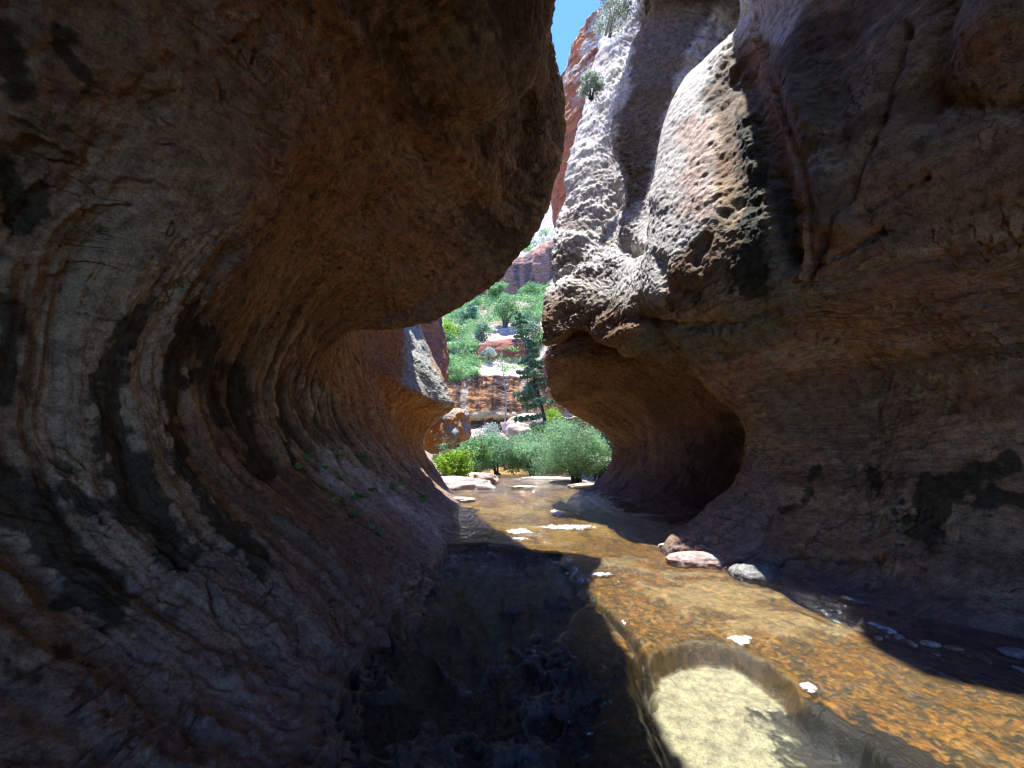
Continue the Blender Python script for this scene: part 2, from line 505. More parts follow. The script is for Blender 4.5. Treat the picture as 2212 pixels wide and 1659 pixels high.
for pts, wd in [([(285, 690), (250, 780), (225, 870), (240, 960), (300, 1080), (370, 1180)], 42), ([(405, 680), (385, 760), (365, 860), (395, 980), (460, 1120), (560, 1220)], 30),
                ([(500, 800), (520, 900), (575, 1010)], 17), ([(445, 720), (450, 830), (470, 900)], 16), ([(-20, 1060), (60, 1130), (160, 1230), (230, 1330)], 60), ([(-10, 1470), (60, 1480), (140, 1420)], 34),
                ([(10, 100), (30, 150), (50, 200)], 34), ([(20, 380), (60, 480), (90, 430)], 26), ([(0, 650), (20, 720), (0, 860)], 26), ([(130, 70), (160, 85)], 12), ([(180, 150), (195, 165)], 9), ([(130, 100), (200, 180), (190, 200)], 10), ([(100, 960), (150, 1050), (200, 1100)], 18),
                ([(600, 900), (640, 1000)], 8)]:
    q, al = seg_dist(px, py, pts)
    s = 1 - (q + wd * (.45 * nm + .6 * nf + .8 * fg)) / (wd * 1.1)
    st = np.maximum(st, sstep(-.1, .3, s))
c = lerp3(c, np.array([.036, .029, .016]), st * (Yw < 9.5) * .88)
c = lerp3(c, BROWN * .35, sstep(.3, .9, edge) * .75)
c = lerp3(c, np.array([.34, .25, .19]), sstep(7, 8.5, tv) * sstep(.15, .5, hb + .3 * nf) * .4)
pil = inside(px, py, [(868, 690), (905, 690), (948, 810), (985, 880), (960, 880), (925, 858), (870, 830)])
c = lerp3(c, np.array([.30, .31, .33]), sstep(-4, 6, pil + 4 * nf) * (Yw > 10.5))
pil = inside(px, py, [(825, 690), (868, 690), (868, 830), (840, 850)])
c = lerp3(c, np.array([.30, .15, .08]), sstep(-4, 6, pil + 10 * np.sin(px * .28)) * (Yw > 10.5))
top = sstep(6, 9, z) * sstep(.2, .6, N[..., 2] + .3 * nm)
c = lerp3(c, GREY, np.maximum(top, sstep(9.5, 11, z) * .7))
wet = sstep(.22, .02, z + .12 * nm) * .9
c = c * (1 - .45 * wet[..., None])
c = c * (1 + .10 * nf[..., None])
c = c * np.array([1.26, 1.24, 1.0])
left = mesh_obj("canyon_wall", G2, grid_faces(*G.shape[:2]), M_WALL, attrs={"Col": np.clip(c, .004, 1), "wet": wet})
tag(left, "huge hollowed left canyon wall, shadowed, with fluted curve, dark streaks and bulging overhang above the stream", "rock wall")
print("left", time.time() - t1)

# ------------------------------------------------------------------ right canyon wall (near)
def lowr(x0, zc):  # hidden ceiling of the alcove
    return [(x0 + 4.2, zc + .9), (x0 + 3.6, zc + .7), (x0 + 2.9, zc + .5), (x0 + 2.2, zc + .35), (x0 + 1.5, zc + .25), (x0 + .8, zc + .1)]


RS = [  # overhang points above the view are shaped to shade the wall below
    stn(-9, [(4.4, -.7), (4.8, 0), (5.6, .4), (6.2, 1), (6.5, 1.8), (6.2, 2.7), (5.6, 3.3), (5.0, 3.8), (4.6, 4.8), (3.6, 7), (2.5, 9.5), (2.5, 12), (4.5, 18), (10, 24)]),
    stn(-4, [(4.4, -.7), (4.8, 0), (5.6, .4), (6.2, 1), (6.5, 1.8), (6.2, 2.7), (5.6, 3.3), (5.0, 3.8), (4.6, 4.8), (3.6, 7), (2.5, 9.5), (2.5, 12), (4.5, 18), (10, 24)]),
    stn(0, [(4.4, -.7), (4.9, 0), (5.7, .4), (6.3, 1), (6.5, 1.8), (6.2, 2.7), (5.6, 3.3), (5.0, 3.8), (4.8, 4.8), (4.0, 7), (2.9, 9.5), (2.8, 12), (5, 18), (10, 24)]),
    stn(2.6, [(4.4, -.7), (4.9, 0), (5.7, .4), (6.2, 1), (6.4, 1.8), (6.1, 2.7), (5.5, 3.3), (5.0, 3.7), (4.9, 4.7), (4.9, 6.2), (5.0, 8.5), (5, 12), (6, 18), (12, 24)]),
    stn(3.6, [(4.2, -.7), (4.75, 0), (5.4, .35), (5.9, .95), (6.1, 1.8), (5.8, 2.6), (5.1, 3.2), (4.65, 3.6), (4.5, 4.6), (4.55, 6), (4.9, 7.6), (4.7, 9.5), (4.5, 15), (12, 24)]),
    stn(4.5, [(3.5, -.7), P(1950, 1332), (4.5, .3), (5.1, .9), (5.4, 1.7), (5.2, 2.5), (4.6, 3.1), (4.1, 3.6), (3.95, 4.6), (4.15, 6), (4.7, 8.0), (4.3, 10.5), (4.1, 15), (12, 24)]),
    stn(5.8, [(2.9, -.7), P(1650, 1248), (3.7, .3), (4.35, .9), (4.75, 1.7), (4.6, 2.5), (4.0, 3.1), (3.4, 3.7), (3.2, 4.6), (3.5, 6.2), (4.2, 8.4), (3.55, 11), (3.3, 16), (12, 24)]),
    stn(7.3, [(2.3, -.7), P(1440, 1182), P(1505, 1128), P(1572, 1072), P(1614, 985), P(1600, 905), P(1550, 845), P(1440, 700), P(1400, 590), P(1425, 400), P(1490, 170), P(1640, -10), (6.2, 16, 10), (12, 24)]),
    stn(7.75, [(3.6, -.7), (3.9, 0), (4.2, .3), (4.7, .9), (5.0, 1.8), (4.9, 2.8), P(1530, 822), P(1430, 705), P(1385, 585), P(1440, 400), P(1500, 180), P(1650, -10), (6.2, 16, 10.2), (12, 24)]),
    stn(8.4, [(7, 4.1), (6.6, 4.0), (6.2, 3.95), (5.5, 3.8), (4.8, 3.7), (4.1, 3.55), P(1435, 790), P(1368, 700), P(1365, 585), P(1450, 400), P(1525, 200), P(1660, -10), (5.6, 16, 10.6), (12, 24)]),
    stn(9.3, [(7, 5.3), (6.5, 5.2), (6, 5.0), (5.3, 4.8), (4.5, 4.6), (3.3, 4.35), P(1345, 755), P(1318, 700), P(1318, 580), P(1346, 420), P(1325, 255), P(1385, 0), (2.9, 17, 10.8), (12, 24)]),
    stn(10.3, [(7, 5.6), (6.5, 5.5), (6, 5.4), (5.3, 5.2), (4.5, 5.1), (3.2, 4.9), P(1290, 730), P(1265, 690), P(1275, 560), P(1352, 410), P(1345, 250), P(1400, 20), (3.1, 18, 11.6), (12, 24)]),
    stn(11.2, [(7, 5.9), (6.5, 5.8), (6, 5.7), (5.3, 5.5), (4.5, 5.4), (3.0, 5.2), P(1238, 722), P(1218, 690), P(1215, 560), P(1262, 400), P(1300, 200), P(1355, 0), (6.5, 21, 15), (12, 24)]),
    stn(12.0, [(7, 5.9), (6.5, 5.8), (6, 5.7), (5.3, 5.5), (4.5, 5.4), (3.0, 5.3), P(1192, 745), P(1175, 700), P(1184, 590), P(1212, 440), P(1252, 270), P(1330, 0), (7, 22, 16), (12, 24)]),
    stn(13.2, [(7, 6), (6.6, 6), (6.1, 5.9), (5.4, 5.8), (4.6, 5.7), (3.6, 5.6), (2.6, 5.6), (2.4, 6.2), (2.6, 8), (3, 10), (4, 13), (5, 17), (6.5, 20), (13, 24)]),
    stn(16, [(9, 6), (8.6, 6), (8.1, 5.9), (7.4, 5.8), (6.6, 5.7), (5.6, 5.6), (5, 5.6), (4.8, 6.2), (4.6, 8), (4.8, 10), (5.5, 13), (6, 17), (7.5, 20), (13, 24)]),
]
def lean(S, ks):
    # move points above the crest back along their sight line: same outline, sloping rock
    S = np.array(S)
    for i, k in ks.items():
        for j in range(8, 12):
            q = S[i, j]
            dz = max(0, q[2] - S[i, 7, 2])
            f = 1 + k * min(dz, 12) / q[1]
            S[i, j] = [q[0] * f, q[1] * f, EYE + (q[2] - EYE) * f]
    return S


t1 = time.time()
RS = lean(RS, {7: .3, 8: .3, 9: .3, 10: .3, 11: .35, 12: .5, 13: .6, 14: .45})
G, su, tv = loft(RS, 1.5)
print("right wall grid", G.shape)
N = normals(G)
iu = np.unravel_index(np.argmin(((G - np.array([4.75, 5.8, 1.7])) ** 2).sum(-1)), G.shape[:2])
if (N[iu] * (ctr - G[iu])).sum() < 0:
    N = -N
px, py = project(G)
d, edge, Wp = rock_detail(G, N)
Yw, z = G[..., 1], G[..., 2]
nb = fbm(Wp, .7, 4, 60); nm = fbm(Wp, 2.5, 4, 61); nf = fbm(G, 9, 3, 62)
upper = sstep(7.1, 7.9, tv)
# pitted, cross-bedded crust above the crest
d = d * (1 - .35 * sstep(1480, 1700, px))
hb = fbm(np.stack([G[..., 0] * .25, Yw * .2, z * 2.2 + .3 * fbm(G, .5, 2, 40)], -1), 1.6, 4, 66, gain=.6)
tB, eB = terrace(hb, 4, .2)
d = d + .11 * tB * sstep(2.5, 4.5, tv) * (1 - .6 * upper)
dipc = np.stack([G[..., 0] * .3, G[..., 1] * .35, (z - .45 * Yw) * 1.0], -1)
bedn = fbm(dipc, 1.6, 4, 63)
tr2, e2 = terrace(bedn, 6, .3)
A_ = sstep(8.8, 10.5, Yw) * upper
gz_ = inside(px, py, [(1180, -90), (1480, -90), (1800, -90), (1700, 100), (1590, 60), (1520, 200), (1545, 470), (1450, 560), (1420, 620), (1430, 690), (1360, 720), (1100, 760), (1100, 300)])
gm = sstep(-30, 20, gz_) * upper * (1 - A_)
d = d * (1 - .35 * upper) * (1 - .65 * gm) + gm * (.008 * fbm(G, 11, 3, 67) - .008 * sstep(.25, .6, fbm(G, 9, 2, 68)) - .007 * sstep(.2, .5, fbm(G, 22, 2, 69)))
d = d + A_ * (.45 * tr2) + upper * (.007 * fbm(G, 7, 3, 64, ridge=True) + .006 * fbm(G, 20, 2, 65, ridge=True)) * sstep(1750, 1500, px)
# gullies, scallops and ledges
STROKES = [([(1590, 55), (1640, 200), (1690, 330), (1720, 450), (1715, 560)], 46, .22), ([(1655, 380), (1690, 470), (1700, 560)], 28, .10), ([(1570, 180), (1560, 300), (1600, 430)], 45, .16),
           ([(1330, 120), (1400, -10)], 10, .15), ([(1345, 528), (1362, 535)], 17, .32), ([(1275, 505), (1330, 480)], 9, .12), ([(1180, 600), (1230, 560), (1290, 470), (1330, 440)], 16, .28), ([(1225, 440), (1320, 400)], 14, .20), ([(1380, 20), (1340, 130), (1320, 190)], 12, .16),
           ([(1380, 690), (1480, 705), (1600, 700), (1680, 670)], 10, .12), ([(1850, 470), (1960, 400), (2000, 380)], 5, .08), ([(1750, 580), (1830, 540), (1900, 500)], 5, .09), ([(1560, 770), (1650, 760), (1760, 740)], 6, .05),
           ([(2050, 0), (2020, 120), (1990, 220)], 35, .18), ([(2030, 215), (2120, 225), (2212, 220)], 26, .12), ([(1960, 60), (1900, 240), (1830, 420), (1740, 590)], 12, .12), ([(1830, 80), (1800, 200), (1790, 330)], 30, .12),
           ([(1250, 700), (1265, 760), (1240, 800)], 20, .22), ([(1420, 560), (1440, 620), (1500, 640)], 14, .10), ([(1520, 520), (1500, 560)], 12, .1), ([(1640, 1240), (1700, 1190), (1900, 1200)], 8, .10), ([(1660, 1110), (1640, 1170), (1600, 1215)], 9, .07)]
for pts, wd, dep in STROKES:
    q, _ = seg_dist(px, py, pts)
    q = q + wd * .45 * nm + 5 * nf
    d = d - dep * np.exp(-(q / wd) ** 2)
for pts, wd, dep in [([(1750, 60), (1690, 160), (1760, 330), (1800, 480)], 36, .16), ([(2160, 20), (2120, 90)], 70, .15), ([(1610, 60), (1665, 210), (1700, 330), (1735, 450), (1730, 600)], 7, .13), ([(1480, 130), (1440, 300), (1420, 420)], 30, .12), ([(1240, 690), (1300, 740), (1390, 700)], 12, .1)]:
    q, _ = seg_dist(px, py, pts)
    d = d + dep * np.exp(-((q + wd * .3 * nm) / wd) ** 2)
G2 = G + N * d[..., None]
z = G2[..., 2]
c = np.tile(np.array([.19, .14, .105]), G.shape[:2] + (1,)).astype(np.float32)
c = lerp3(c, ORANGE * .9, sstep(-.05, .45, nb + .35 * nm) * .65)
c = lerp3(c, PURP * .8, sstep(.1, .5, -nb + .3 * nm) * .6)
c = lerp3(c, np.array([.30, .22, .15]), sstep(.25, .6, nm + .3 * nf) * .35)
c = lerp3(c, np.array([.32, .24, .17]), sstep(.1, .4, hb + .3 * nf) * .45)
c = lerp3(c, BROWN * .8, sstep(.1, .4, -hb + .3 * nf) * .5)
oz = inside(px, py, [(1590, 60), (1640, 60), (1740, 430), (1900, 350), (2100, 300), (2212, 260), (2212, 480), (1900, 520), (1760, 600), (1700, 620), (1690, 400)])
c = lerp3(c, ORANGE * .95, sstep(-25, 30, oz + 30 * nm) * .6)
oz2 = inside(px, py, [(2060, 60), (2300, 40), (2300, 200), (2050, 150)])
c = lerp3(c, ORANGE, sstep(-10, 20, oz2 + 20 * nm) * .7)
dkz = inside(px, py, [(1720, 20), (1800, 40), (1830, 230), (1760, 330), (1850, 480), (1760, 560), (1670, 640), (1560, 600), (1600, 450), (1500, 200), (1600, 120), (1700, 300)])
c = lerp3(c, np.array([.085, .075, .065]), sstep(-20, 25, dkz + 25 * nm) * .6)
q_, _ = seg_dist(px, py, [(1600, 50), (1650, 220), (1700, 330), (1735, 500), (1725, 580)])
c = lerp3(c, ORANGE * 1.25, sstep(34, 8, q_ + 12 * nm) * .85)
q_, _ = seg_dist(px, py, [(1665, 400), (1690, 480), (1700, 560)])
c = lerp3(c, np.array([.035, .028, .028]), sstep(24, 12, q_ + 8 * nm) * .85)  # dark of the recess painted in as near-black colour
q_, _ = seg_dist(px, py, [(1600, 250), (1630, 480), (1650, 640)])
c = lerp3(c, np.array([.06, .062, .05]), sstep(34, 12, q_ + 14 * nm) * .8)
gz = inside(px, py, [(1180, -90), (1480, -90), (1800, -90), (1700, 100), (1590, 60), (1520, 200), (1545, 470), (1450, 560), (1420, 620), (1430, 690), (1360, 720), (1100, 760), (1100, 300)])
grey = sstep(-12, 12, gz + 14 * nm) * upper
c = lerp3(c, GREY, grey)  # pale grey crust, its colour raised and cut along the sunlit edge
pk = inside(px, py, [(1470, 250), (1530, 250), (1550, 480), (1470, 470)])
c = lerp3(c, PINK, sstep(-15, 25, pk + 25 * nm) * .8)
gd = inside(px, py, [(1390, -60), (1366, 61), (1358, 187), (1323, 253), (1350, 373), (1342, 450), (1395, 440), (1427, 293), (1462, 173), (1504, 80), (1600, -60)])
c = lerp3(c, np.array([.14, .105, .075]), sstep(-8, 10, gd + 10 * nm) * upper * .9)  # dark brown column, with the shade on it painted into the colour
lo = inside(px, py, [(1400, 700), (1480, 700), (1700, 640), (1850, 620), (1700, 720), (1500, 790), (1350, 750)])
c = lerp3(c, np.array([.13, .12, .10]), sstep(-20, 20, lo + 20 * nm) * .7)
c = lerp3(c, np.array([.20, .15, .10]), A_ * sstep(.2, .6, -bedn) * .6)
foot = inside(px, py, [(1400, 1200), (1560, 1080), (1640, 1000), (1700, 1050), (1650, 1230)])
c = lerp3(c, np.array([.22, .155, .15]), np.maximum(sstep(-20, 30, foot + 20 * nm), sstep(.35, .1, z + .1 * nm)) * .75)
st = 0
for pts, wd in [([(1590, 250), (1620, 480), (1650, 620)], 16), ([(2190, 1000), (2130, 1010), (2060, 1060), (2000, 1150), (1970, 1180)], 26), ([(2000, 1040), (1960, 1120)], 13), ([(1880, 1020), (1900, 1060)], 10), ([(2212, 1080), (2150, 1080)], 30), ([(1760, 1010), (1735, 1090), (1690, 1100)], 9), ([(1600, 570), (1620, 620)], 16)]:
    q, al = seg_dist(px, py, pts)
    st = np.maximum(st, sstep(-.1, .35, 1 - (q + wd * (.8 * nm + 1.0 * nf + .9 * fbm(np.stack([G[..., 0], Yw, z * .25], -1), 5, 3, 59))) / (wd * 1.25)))
c = lerp3(c, np.array([.025, .027, .018]), st * (Yw < 8) * .85)
c = lerp3(c, BROWN * .35, sstep(.3, .9, edge) * .7 * (1 - grey))
wet = sstep(.25, .03, z + .12 * nm) * (tv < 7) * .9
c = c * (1 - .45 * wet[..., None]) * (1 + .1 * nf[..., None])
c = c * (1 + np.array([.28, .30, .10]) * (1 - grey[..., None]))
right = mesh_obj("canyon_wall", G2, grid_faces(*G.shape[:2]), M_WALL2, attrs={"Col": np.clip(c, .004, 1), "wet": wet})
tag(right, "tall right canyon wall, sunlit pale crust on its upper buttresses and smooth dark undercut at the water", "rock wall")
print("right", time.time() - t1)

# ------------------------------------------------------------------ right alcove shell behind the near wall
AS = [
    stn(7.9, [(4.6, -.7), (5.0, 0), (5.6, .25), (6.1, .8), (6.3, 1.6), (6.1, 2.6), (5.7, 3.3), (5.2, 3.9), (4.9, 4.4), (4.8, 5)]),
    stn(9.3, [(3.3, -.7), P(1490, 1140, 9.3), P(1560, 1125), P(1625, 1090), P(1660, 1010), P(1650, 930), P(1610, 860), P(1540, 800), P(1470, 760), (4.0, 5.6)]),
    stn(11, [(2.6, -.7), P(1368, 1121, 10.9), P(1430, 1112), P(1505, 1070), P(1545, 995), P(1545, 925), P(1510, 865), P(1440, 815), P(1370, 770), (3.2, 6.4)]),
    stn(13, [(2.4, -.7), P(1315, 1094), P(1372, 1082), P(1432, 1040), P(1462, 985), P(1458, 930), P(1420, 880), P(1330, 820), P(1215, 770, 12.4), P(1215, 700)]),
    stn(15.3, [(2.5, -.7), P(1281, 1073), P(1322, 1058), P(1365, 1020), P(1385, 980), P(1380, 940), P(1345, 905), P(1270, 865), P(1188, 800, 13.4), P(1196, 700)]),
    stn(17.3, [(2.7, -.7), P(1256, 1060), P(1284, 1046), P(1312, 1010), P(1325, 970), P(1312, 940), P(1275, 917), P(1232, 890), P(1196, 830, 14.4), P(1230, 700)]),
    stn(18.8, [(4.4, -.7), (4.6, 0), (4.9, .4), (5.1, 1), (5.2, 1.7), (5.2, 2.4), (5.0, 3), (4.5, 3.7), (3.6, 4.5, 17), (3.6, 6.4)]),
    stn(24, [(8, -.7), (8.3, 0), (8.6, .4), (8.9, 1), (9, 1.7), (9, 2.4), (8.9, 3), (8.5, 3.7), (8, 4.5), (8, 6.4)]),
]
G, su, tv = loft(AS, 1.5)
print("alcove grid", G.shape)
N = normals(G)
iu = np.unravel_index(np.argmin(((G - at(1462, 985, 13)) ** 2).sum(-1)), G.shape[:2])
if (N[iu] * (np.array([0, 10, 2]) - G[iu])).sum() < 0:
    N = -N
px, py = project(G)
d, edge, Wp = rock_detail(G, N, .8)
Yw = G[..., 1]
nb = fbm(Wp, .7, 4, 70); nm = fbm(Wp, 2.5, 4, 71); nf = fbm(G, 9, 3, 72)
fl_c = np.stack([(Yw + .25 * fbm(G, .9, 3, 41)), tv * .22, tv * 0], -1)
flm = sstep(12.5, 15, Yw) * sstep(1, 2.2, tv) * (1 - sstep(6.5, 7.5, tv))
fg = fbm(fl_c, 3.0, 3, 73, ridge=True)
d = d * (1 - .4 * flm) + flm * .07 * fg
strat = fbm(np.stack([G[..., 0] * .4, Yw * .3, G[..., 2] * 2.5], -1), 1.6, 4, 74)
d = d + sstep(5.5, 6.8, tv) * .09 * strat
q, _ = seg_dist(px, py, [(1350, 790), (1360, 850)])
G2 = G + N * d[..., None]
z = G2[..., 2]
c = np.tile(np.array([.21, .135, .095]), G.shape[:2] + (1,)).astype(np.float32)
c = lerp3(c, np.array([.40, .27, .17]), flm * sstep(-.2, .5, fg) * .5)
c = lerp3(c, ORANGE, sstep(0, .5, nb + .4 * nm) * .25)
c = lerp3(c, BROWN, sstep(.1, .5, -nb + .4 * nm) * .6)
c = lerp3(c, np.array([.42, .34, .27]), sstep(1250, 1190, px) * sstep(.0, .4, nm + .2) * .6)
c = lerp3(c, np.array([.16, .10, .095]), sstep(.9, .3, z + .3 * nm) * .8)
c = lerp3(c, BROWN * .35, sstep(.3, .9, edge) * .6)
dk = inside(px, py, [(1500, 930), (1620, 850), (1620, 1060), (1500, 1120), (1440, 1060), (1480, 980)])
c = lerp3(c, np.array([.04, .028, .02]), sstep(-20, 40, dk + 30 * nm) * .9)  # shade deep in the alcove painted into the wall colour
c = c * .85  # whole shell colour lowered to deepen the alcove's shade
wet = sstep(.2, .02, z + .1 * nm) * .9
c = c * (1 - .45 * wet[..., None])
alc = mesh_obj("alcove_wall", G2, grid_faces(*G.shape[:2]), M_WALL, attrs={"Col": np.clip(c, .004, 1), "wet": wet})
tag(alc, "round hollowed brown alcove wall behind the near right wall, finely fluted at its outer lip", "rock wall")

# ------------------------------------------------------------------ stream bed and water
def qp(cx, cy):
    return (1061.8 + .52 * cx, 796.3 + .52 * cy)


def world_poly(pts, z=0.0):
    a = np.array(pts, float)
    return gnd(a[:, 0], a[:, 1], z)[:, :2]


na, ny = 1300, 860
a_ = np.concatenate([np.linspace(-2.8, -1.32, 60, endpoint=False), np.linspace(-1.32, 1.45, na - 120), np.linspace(1.46, 2.8, 60)])
v0 = np.linspace(1 / 70., 1 / 1.75, ny - 60)
yy = np.concatenate([np.linspace(-9, 1.7, 60), (1 / v0)[::-1]])
AA, YY = np.meshgrid(a_, yy, indexing='ij')
XX = AA * np.maximum(np.abs(YY), 2.2) * np.where(YY < 20, 1, 1)
XX = np.where(YY < 2.2, AA * 2.4, XX)
B = np.stack([XX, YY, XX * 0], -1)
lowpool = world_poly([(1150, 1185), (1215, 1192), (1232, 1215), (1256, 1250), (1280, 1288), (1268, 1310), (1235, 1335), (1215, 1375), (1215, 1450), (1235, 1560), (1245, 1659), (1250, 1900), (600, 1900), (750, 1659), (820, 1430), (880, 1330), (900, 1230), (950, 1180), (1050, 1172)])
hole = world_poly([qp(610, 1300), qp(690, 1325), qp(750, 1255), qp(870, 1222), qp(1000, 1240), qp(1110, 1300), qp(1190, 1380), qp(1215, 1450), qp(1330, 1560), qp(1500, 1660), qp(1700, 1900), qp(820, 1900), qp(740, 1659), qp(670, 1480)], -.15)
crack = world_poly([qp(420, 950), qp(500, 1020), qp(570, 1100), qp(625, 1180), qp(655, 1290), qp(640, 1300)])
crack2 = world_poly([qp(600, 1300), qp(650, 1440), qp(745, 1659), qp(800, 1800)])
rpool = world_poly([(1650, 1255), (1740, 1300), (1900, 1370), (2080, 1400), (2300, 1450), (2400, 1340), (1950, 1310), (1750, 1260)])
gpool = world_poly([(1200, 1072), (1260, 1062), (1330, 1110), (1420, 1140), (1330, 1120), (1235, 1105)])
apool = world_poly([(1270, 1150), (1400, 1125), (1480, 1130), (1440, 1180), (1330, 1160)])
sh = lambda s: .06 * fbm(B, 2.5, 3, s)
wob = .05 * fbm(B, 3, 3, 80)
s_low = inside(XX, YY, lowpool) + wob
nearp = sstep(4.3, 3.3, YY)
s_shade = inside(XX, YY, world_poly([(1225, 1335), (1240, 1375), (1262, 1410), (1300, 1460), (1325, 1540), (1340, 1659), (1350, 1900), (600, 1900), (600, 1335)])) + .18 * fbm(B, 2.2, 4, 98)  # dark bed colour painted over the slab where the left wall's shade falls
s_hole = inside(XX, YY, hole) + wob * .8
s_cr = seg_dist(XX, YY, crack)[0] + wob * .3
s_cr2 = seg_dist(XX, YY, crack2)[0] + .035 * fbm(B, 4, 3, 96)
s_r = inside(XX, YY, rpool) + wob
s_g = inside(XX, YY, gpool) + wob
s_a = inside(XX, YY, apool) + wob
n1 = fbm(B, 1.2, 4, 81); n2 = fbm(B, 5, 4, 82); n3 = fbm(B, 18, 3, 83); n4 = fbm(np.stack([XX * 1.3 + YY * .4, YY - XX * .4, XX * 0], -1), 34, 3, 97, gain=.6)
flow = np.stack([XX * 1.6 + YY * .2, YY * .8 - XX * .35, XX * 0], -1)
nfl = fbm(flow, 3.5, 4, 84, ridge=True)
crs = fbm(np.stack([XX * .9 + YY * .35, YY * .8 - XX * .2, XX * 0], -1), 3.2, 4, 95, ridge=True, gain=.45)
bed = -.035 + .022 * n1 + .010 * n2 + .008 * nfl + .0025 * n3
lip = .02 * np.exp(-((s_hole + .12) / .06) ** 2)
bed = bed + .004 * n4
bed = bed + lip - .14 * sstep(-.09, 0.0, s_hole) * (1 - .75 * sstep(.9, 1.6, seg_dist(XX, YY, world_poly([qp(900, 1350), qp(1050, 1350)]))[0] + .15 * n1))
bed = bed - .15 * sstep(0.0, .16, s_low + .0) * (1 - nearp) - .08 * sstep(-.25, .7, s_low) * nearp - .04 * sstep(.2, 1.0, s_low) + sstep(.0, .25, np.maximum(s_low, s_shade)) * (.02 + .02 * n2 + .04 * n1 + .085 * crs + .012 * n3)
bed = bed - .09 * np.exp(-(s_cr / .04) ** 2) - .06 * np.exp(-(s_cr2 / .03) ** 2)
bed = bed - .20 * sstep(-.1, .35, s_r) - .18 * sstep(0, .35, s_g) - .1 * sstep(0, .3, s_a)
# banks far beyond the tunnel
far = sstep(19, 27, YY)
bank = np.abs(XX - (.3 + .02 * YY)) - (3.2 + .02 * YY)
bed = bed + far * np.clip(bank, -.3, 30) * .16 + sstep(27, 34, YY) * (.25 + .035 * (YY - 27))
px, py = project(B)
sand = world_poly([qp(630, 930), qp(720, 880), qp(900, 860), qp(1110, 870), qp(1180, 960), qp(1300, 1010), qp(1500, 1045), qp(1530, 1085), qp(1350, 1105), qp(1180, 1095), qp(1000, 1080), qp(960, 1010), qp(800, 990)])
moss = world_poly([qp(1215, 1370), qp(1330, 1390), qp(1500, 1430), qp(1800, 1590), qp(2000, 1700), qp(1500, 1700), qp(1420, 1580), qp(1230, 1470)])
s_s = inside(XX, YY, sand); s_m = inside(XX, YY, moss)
c = np.tile(np.array([.25, .105, .012]), XX.shape + (1,)).astype(np.float32)
c = lerp3(c, np.array([.42, .15, .014]), sstep(-.1, .5, n1 + .5 * nfl - .2) * .7)
c = lerp3(c, np.array([.09, .06, .016]), sstep(.05, .4, -n2 + .5 * n3) * .8)
c = lerp3(c, np.array([.36, .22, .07]), sstep(.35, .7, n2 + .6 * n3) * .6)
c = lerp3(c, np.array([.035, .03, .012]), sstep(.12, .45, fbm(flow, 6, 4, 85) + .4 * n3) * .8)
c = lerp3(c, np.array([.045, .034, .012]), sstep(.08, .35, n4 + .5 * n3 + .3 * n2) * .75)
c = lerp3(c, np.array([.55, .28, .04]), sstep(.2, .5, -n4 + .4 * n3) * .5)
yel = sstep(7, 10, YY)
c = lerp3(c, np.array([.50, .31, .05]), yel * sstep(-.3, .4, fbm(flow, 1.2, 4, 86)) * .75)
c = lerp3(c, np.array([.44, .31, .14]), .85 * sstep(-.08, .2, s_s + .25 * n2 + .1 * n3 + .1 * n1) * .9)
c = lerp3(c, np.array([.36, .28, .15]), sstep(.5, .9, n1 + .5 * n2) * .6)
c = lerp3(c, np.array([.12, .09, .03]), sstep(.0, .3, s_s) * sstep(.25, .5, n4 + .5 * n2) * .6)
c = lerp3(c, np.array([.12, .09, .035]), sstep(-.16, -.06, s_hole + .06 * n2) * .8)
c = lerp3(c, np.array([.50, .46, .31]), sstep(-.01, .04, s_hole + .04 * n2) * .97)
shal = sstep(.05, .2, s_hole) * sstep(.9, 1.5, seg_dist(XX, YY, world_poly([qp(900, 1350), qp(1050, 1350)]))[0] + .25 * n2)
c = lerp3(c, np.array([.22, .18, .09]), shal * sstep(-.2, .3, fbm(np.stack([XX * 4, YY * 9, XX * 0], -1), 1.5, 3, 87)) * .8)
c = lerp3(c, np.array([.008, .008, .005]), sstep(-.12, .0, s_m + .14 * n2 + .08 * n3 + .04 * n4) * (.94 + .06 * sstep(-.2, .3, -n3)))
c = lerp3(c, np.array([.040, .044, .042]), np.maximum(sstep(-.03, .15, s_low), sstep(-.06, .1, s_shade)) * .98)
c = lerp3(c, np.array([.055, .068, .05]), sstep(.0, .4, fbm(B, 2, 3, 88) + .3 * crs) * sstep(.0, .2, s_low) * .8)
c = lerp3(c, np.array([.13, .14, .15]), sstep(.1, .6, crs) * sstep(.0, .2, s_low) * .6)  # bluish-grey crests paint in the sky's sheen on the wet ridges
c = lerp3(c, np.array([.03, .024, .016]), np.exp(-(s_cr / .05) ** 2) * .85)
c = lerp3(c, np.array([.08, .065, .02]), np.exp(-(s_cr2 / .03) ** 2) * .6)
c = lerp3(c, np.array([.13, .24, .14]), sstep(0, .3, s_g) * .8)
c = lerp3(c, np.array([.07, .05, .03]), sstep(-.05, .2, s_r) * .7)
rl = seg_dist(XX, YY, world_poly([(1205, 1200), (1220, 1225), (1250, 1252)]))[0]
c = lerp3(c, np.array([.25, .30, .17]), sstep(.35, .1, rl) * sstep(-.02, .08, s_low) * .8)
c = lerp3(c, np.array([.38, .30, .22]), far * sstep(-.2, .5, bank + .5 * n1) * .9)
B2 = B.copy(); B2[..., 2] = bed
wetb = np.maximum(np.clip(sstep(.04, -.02, bed), 0, 1) * .6, .95 * sstep(-.05, .1, np.maximum(s_low, s_shade)))
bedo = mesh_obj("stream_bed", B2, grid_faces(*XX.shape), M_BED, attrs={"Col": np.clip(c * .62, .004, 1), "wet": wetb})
tag(bedo, kind="structure")

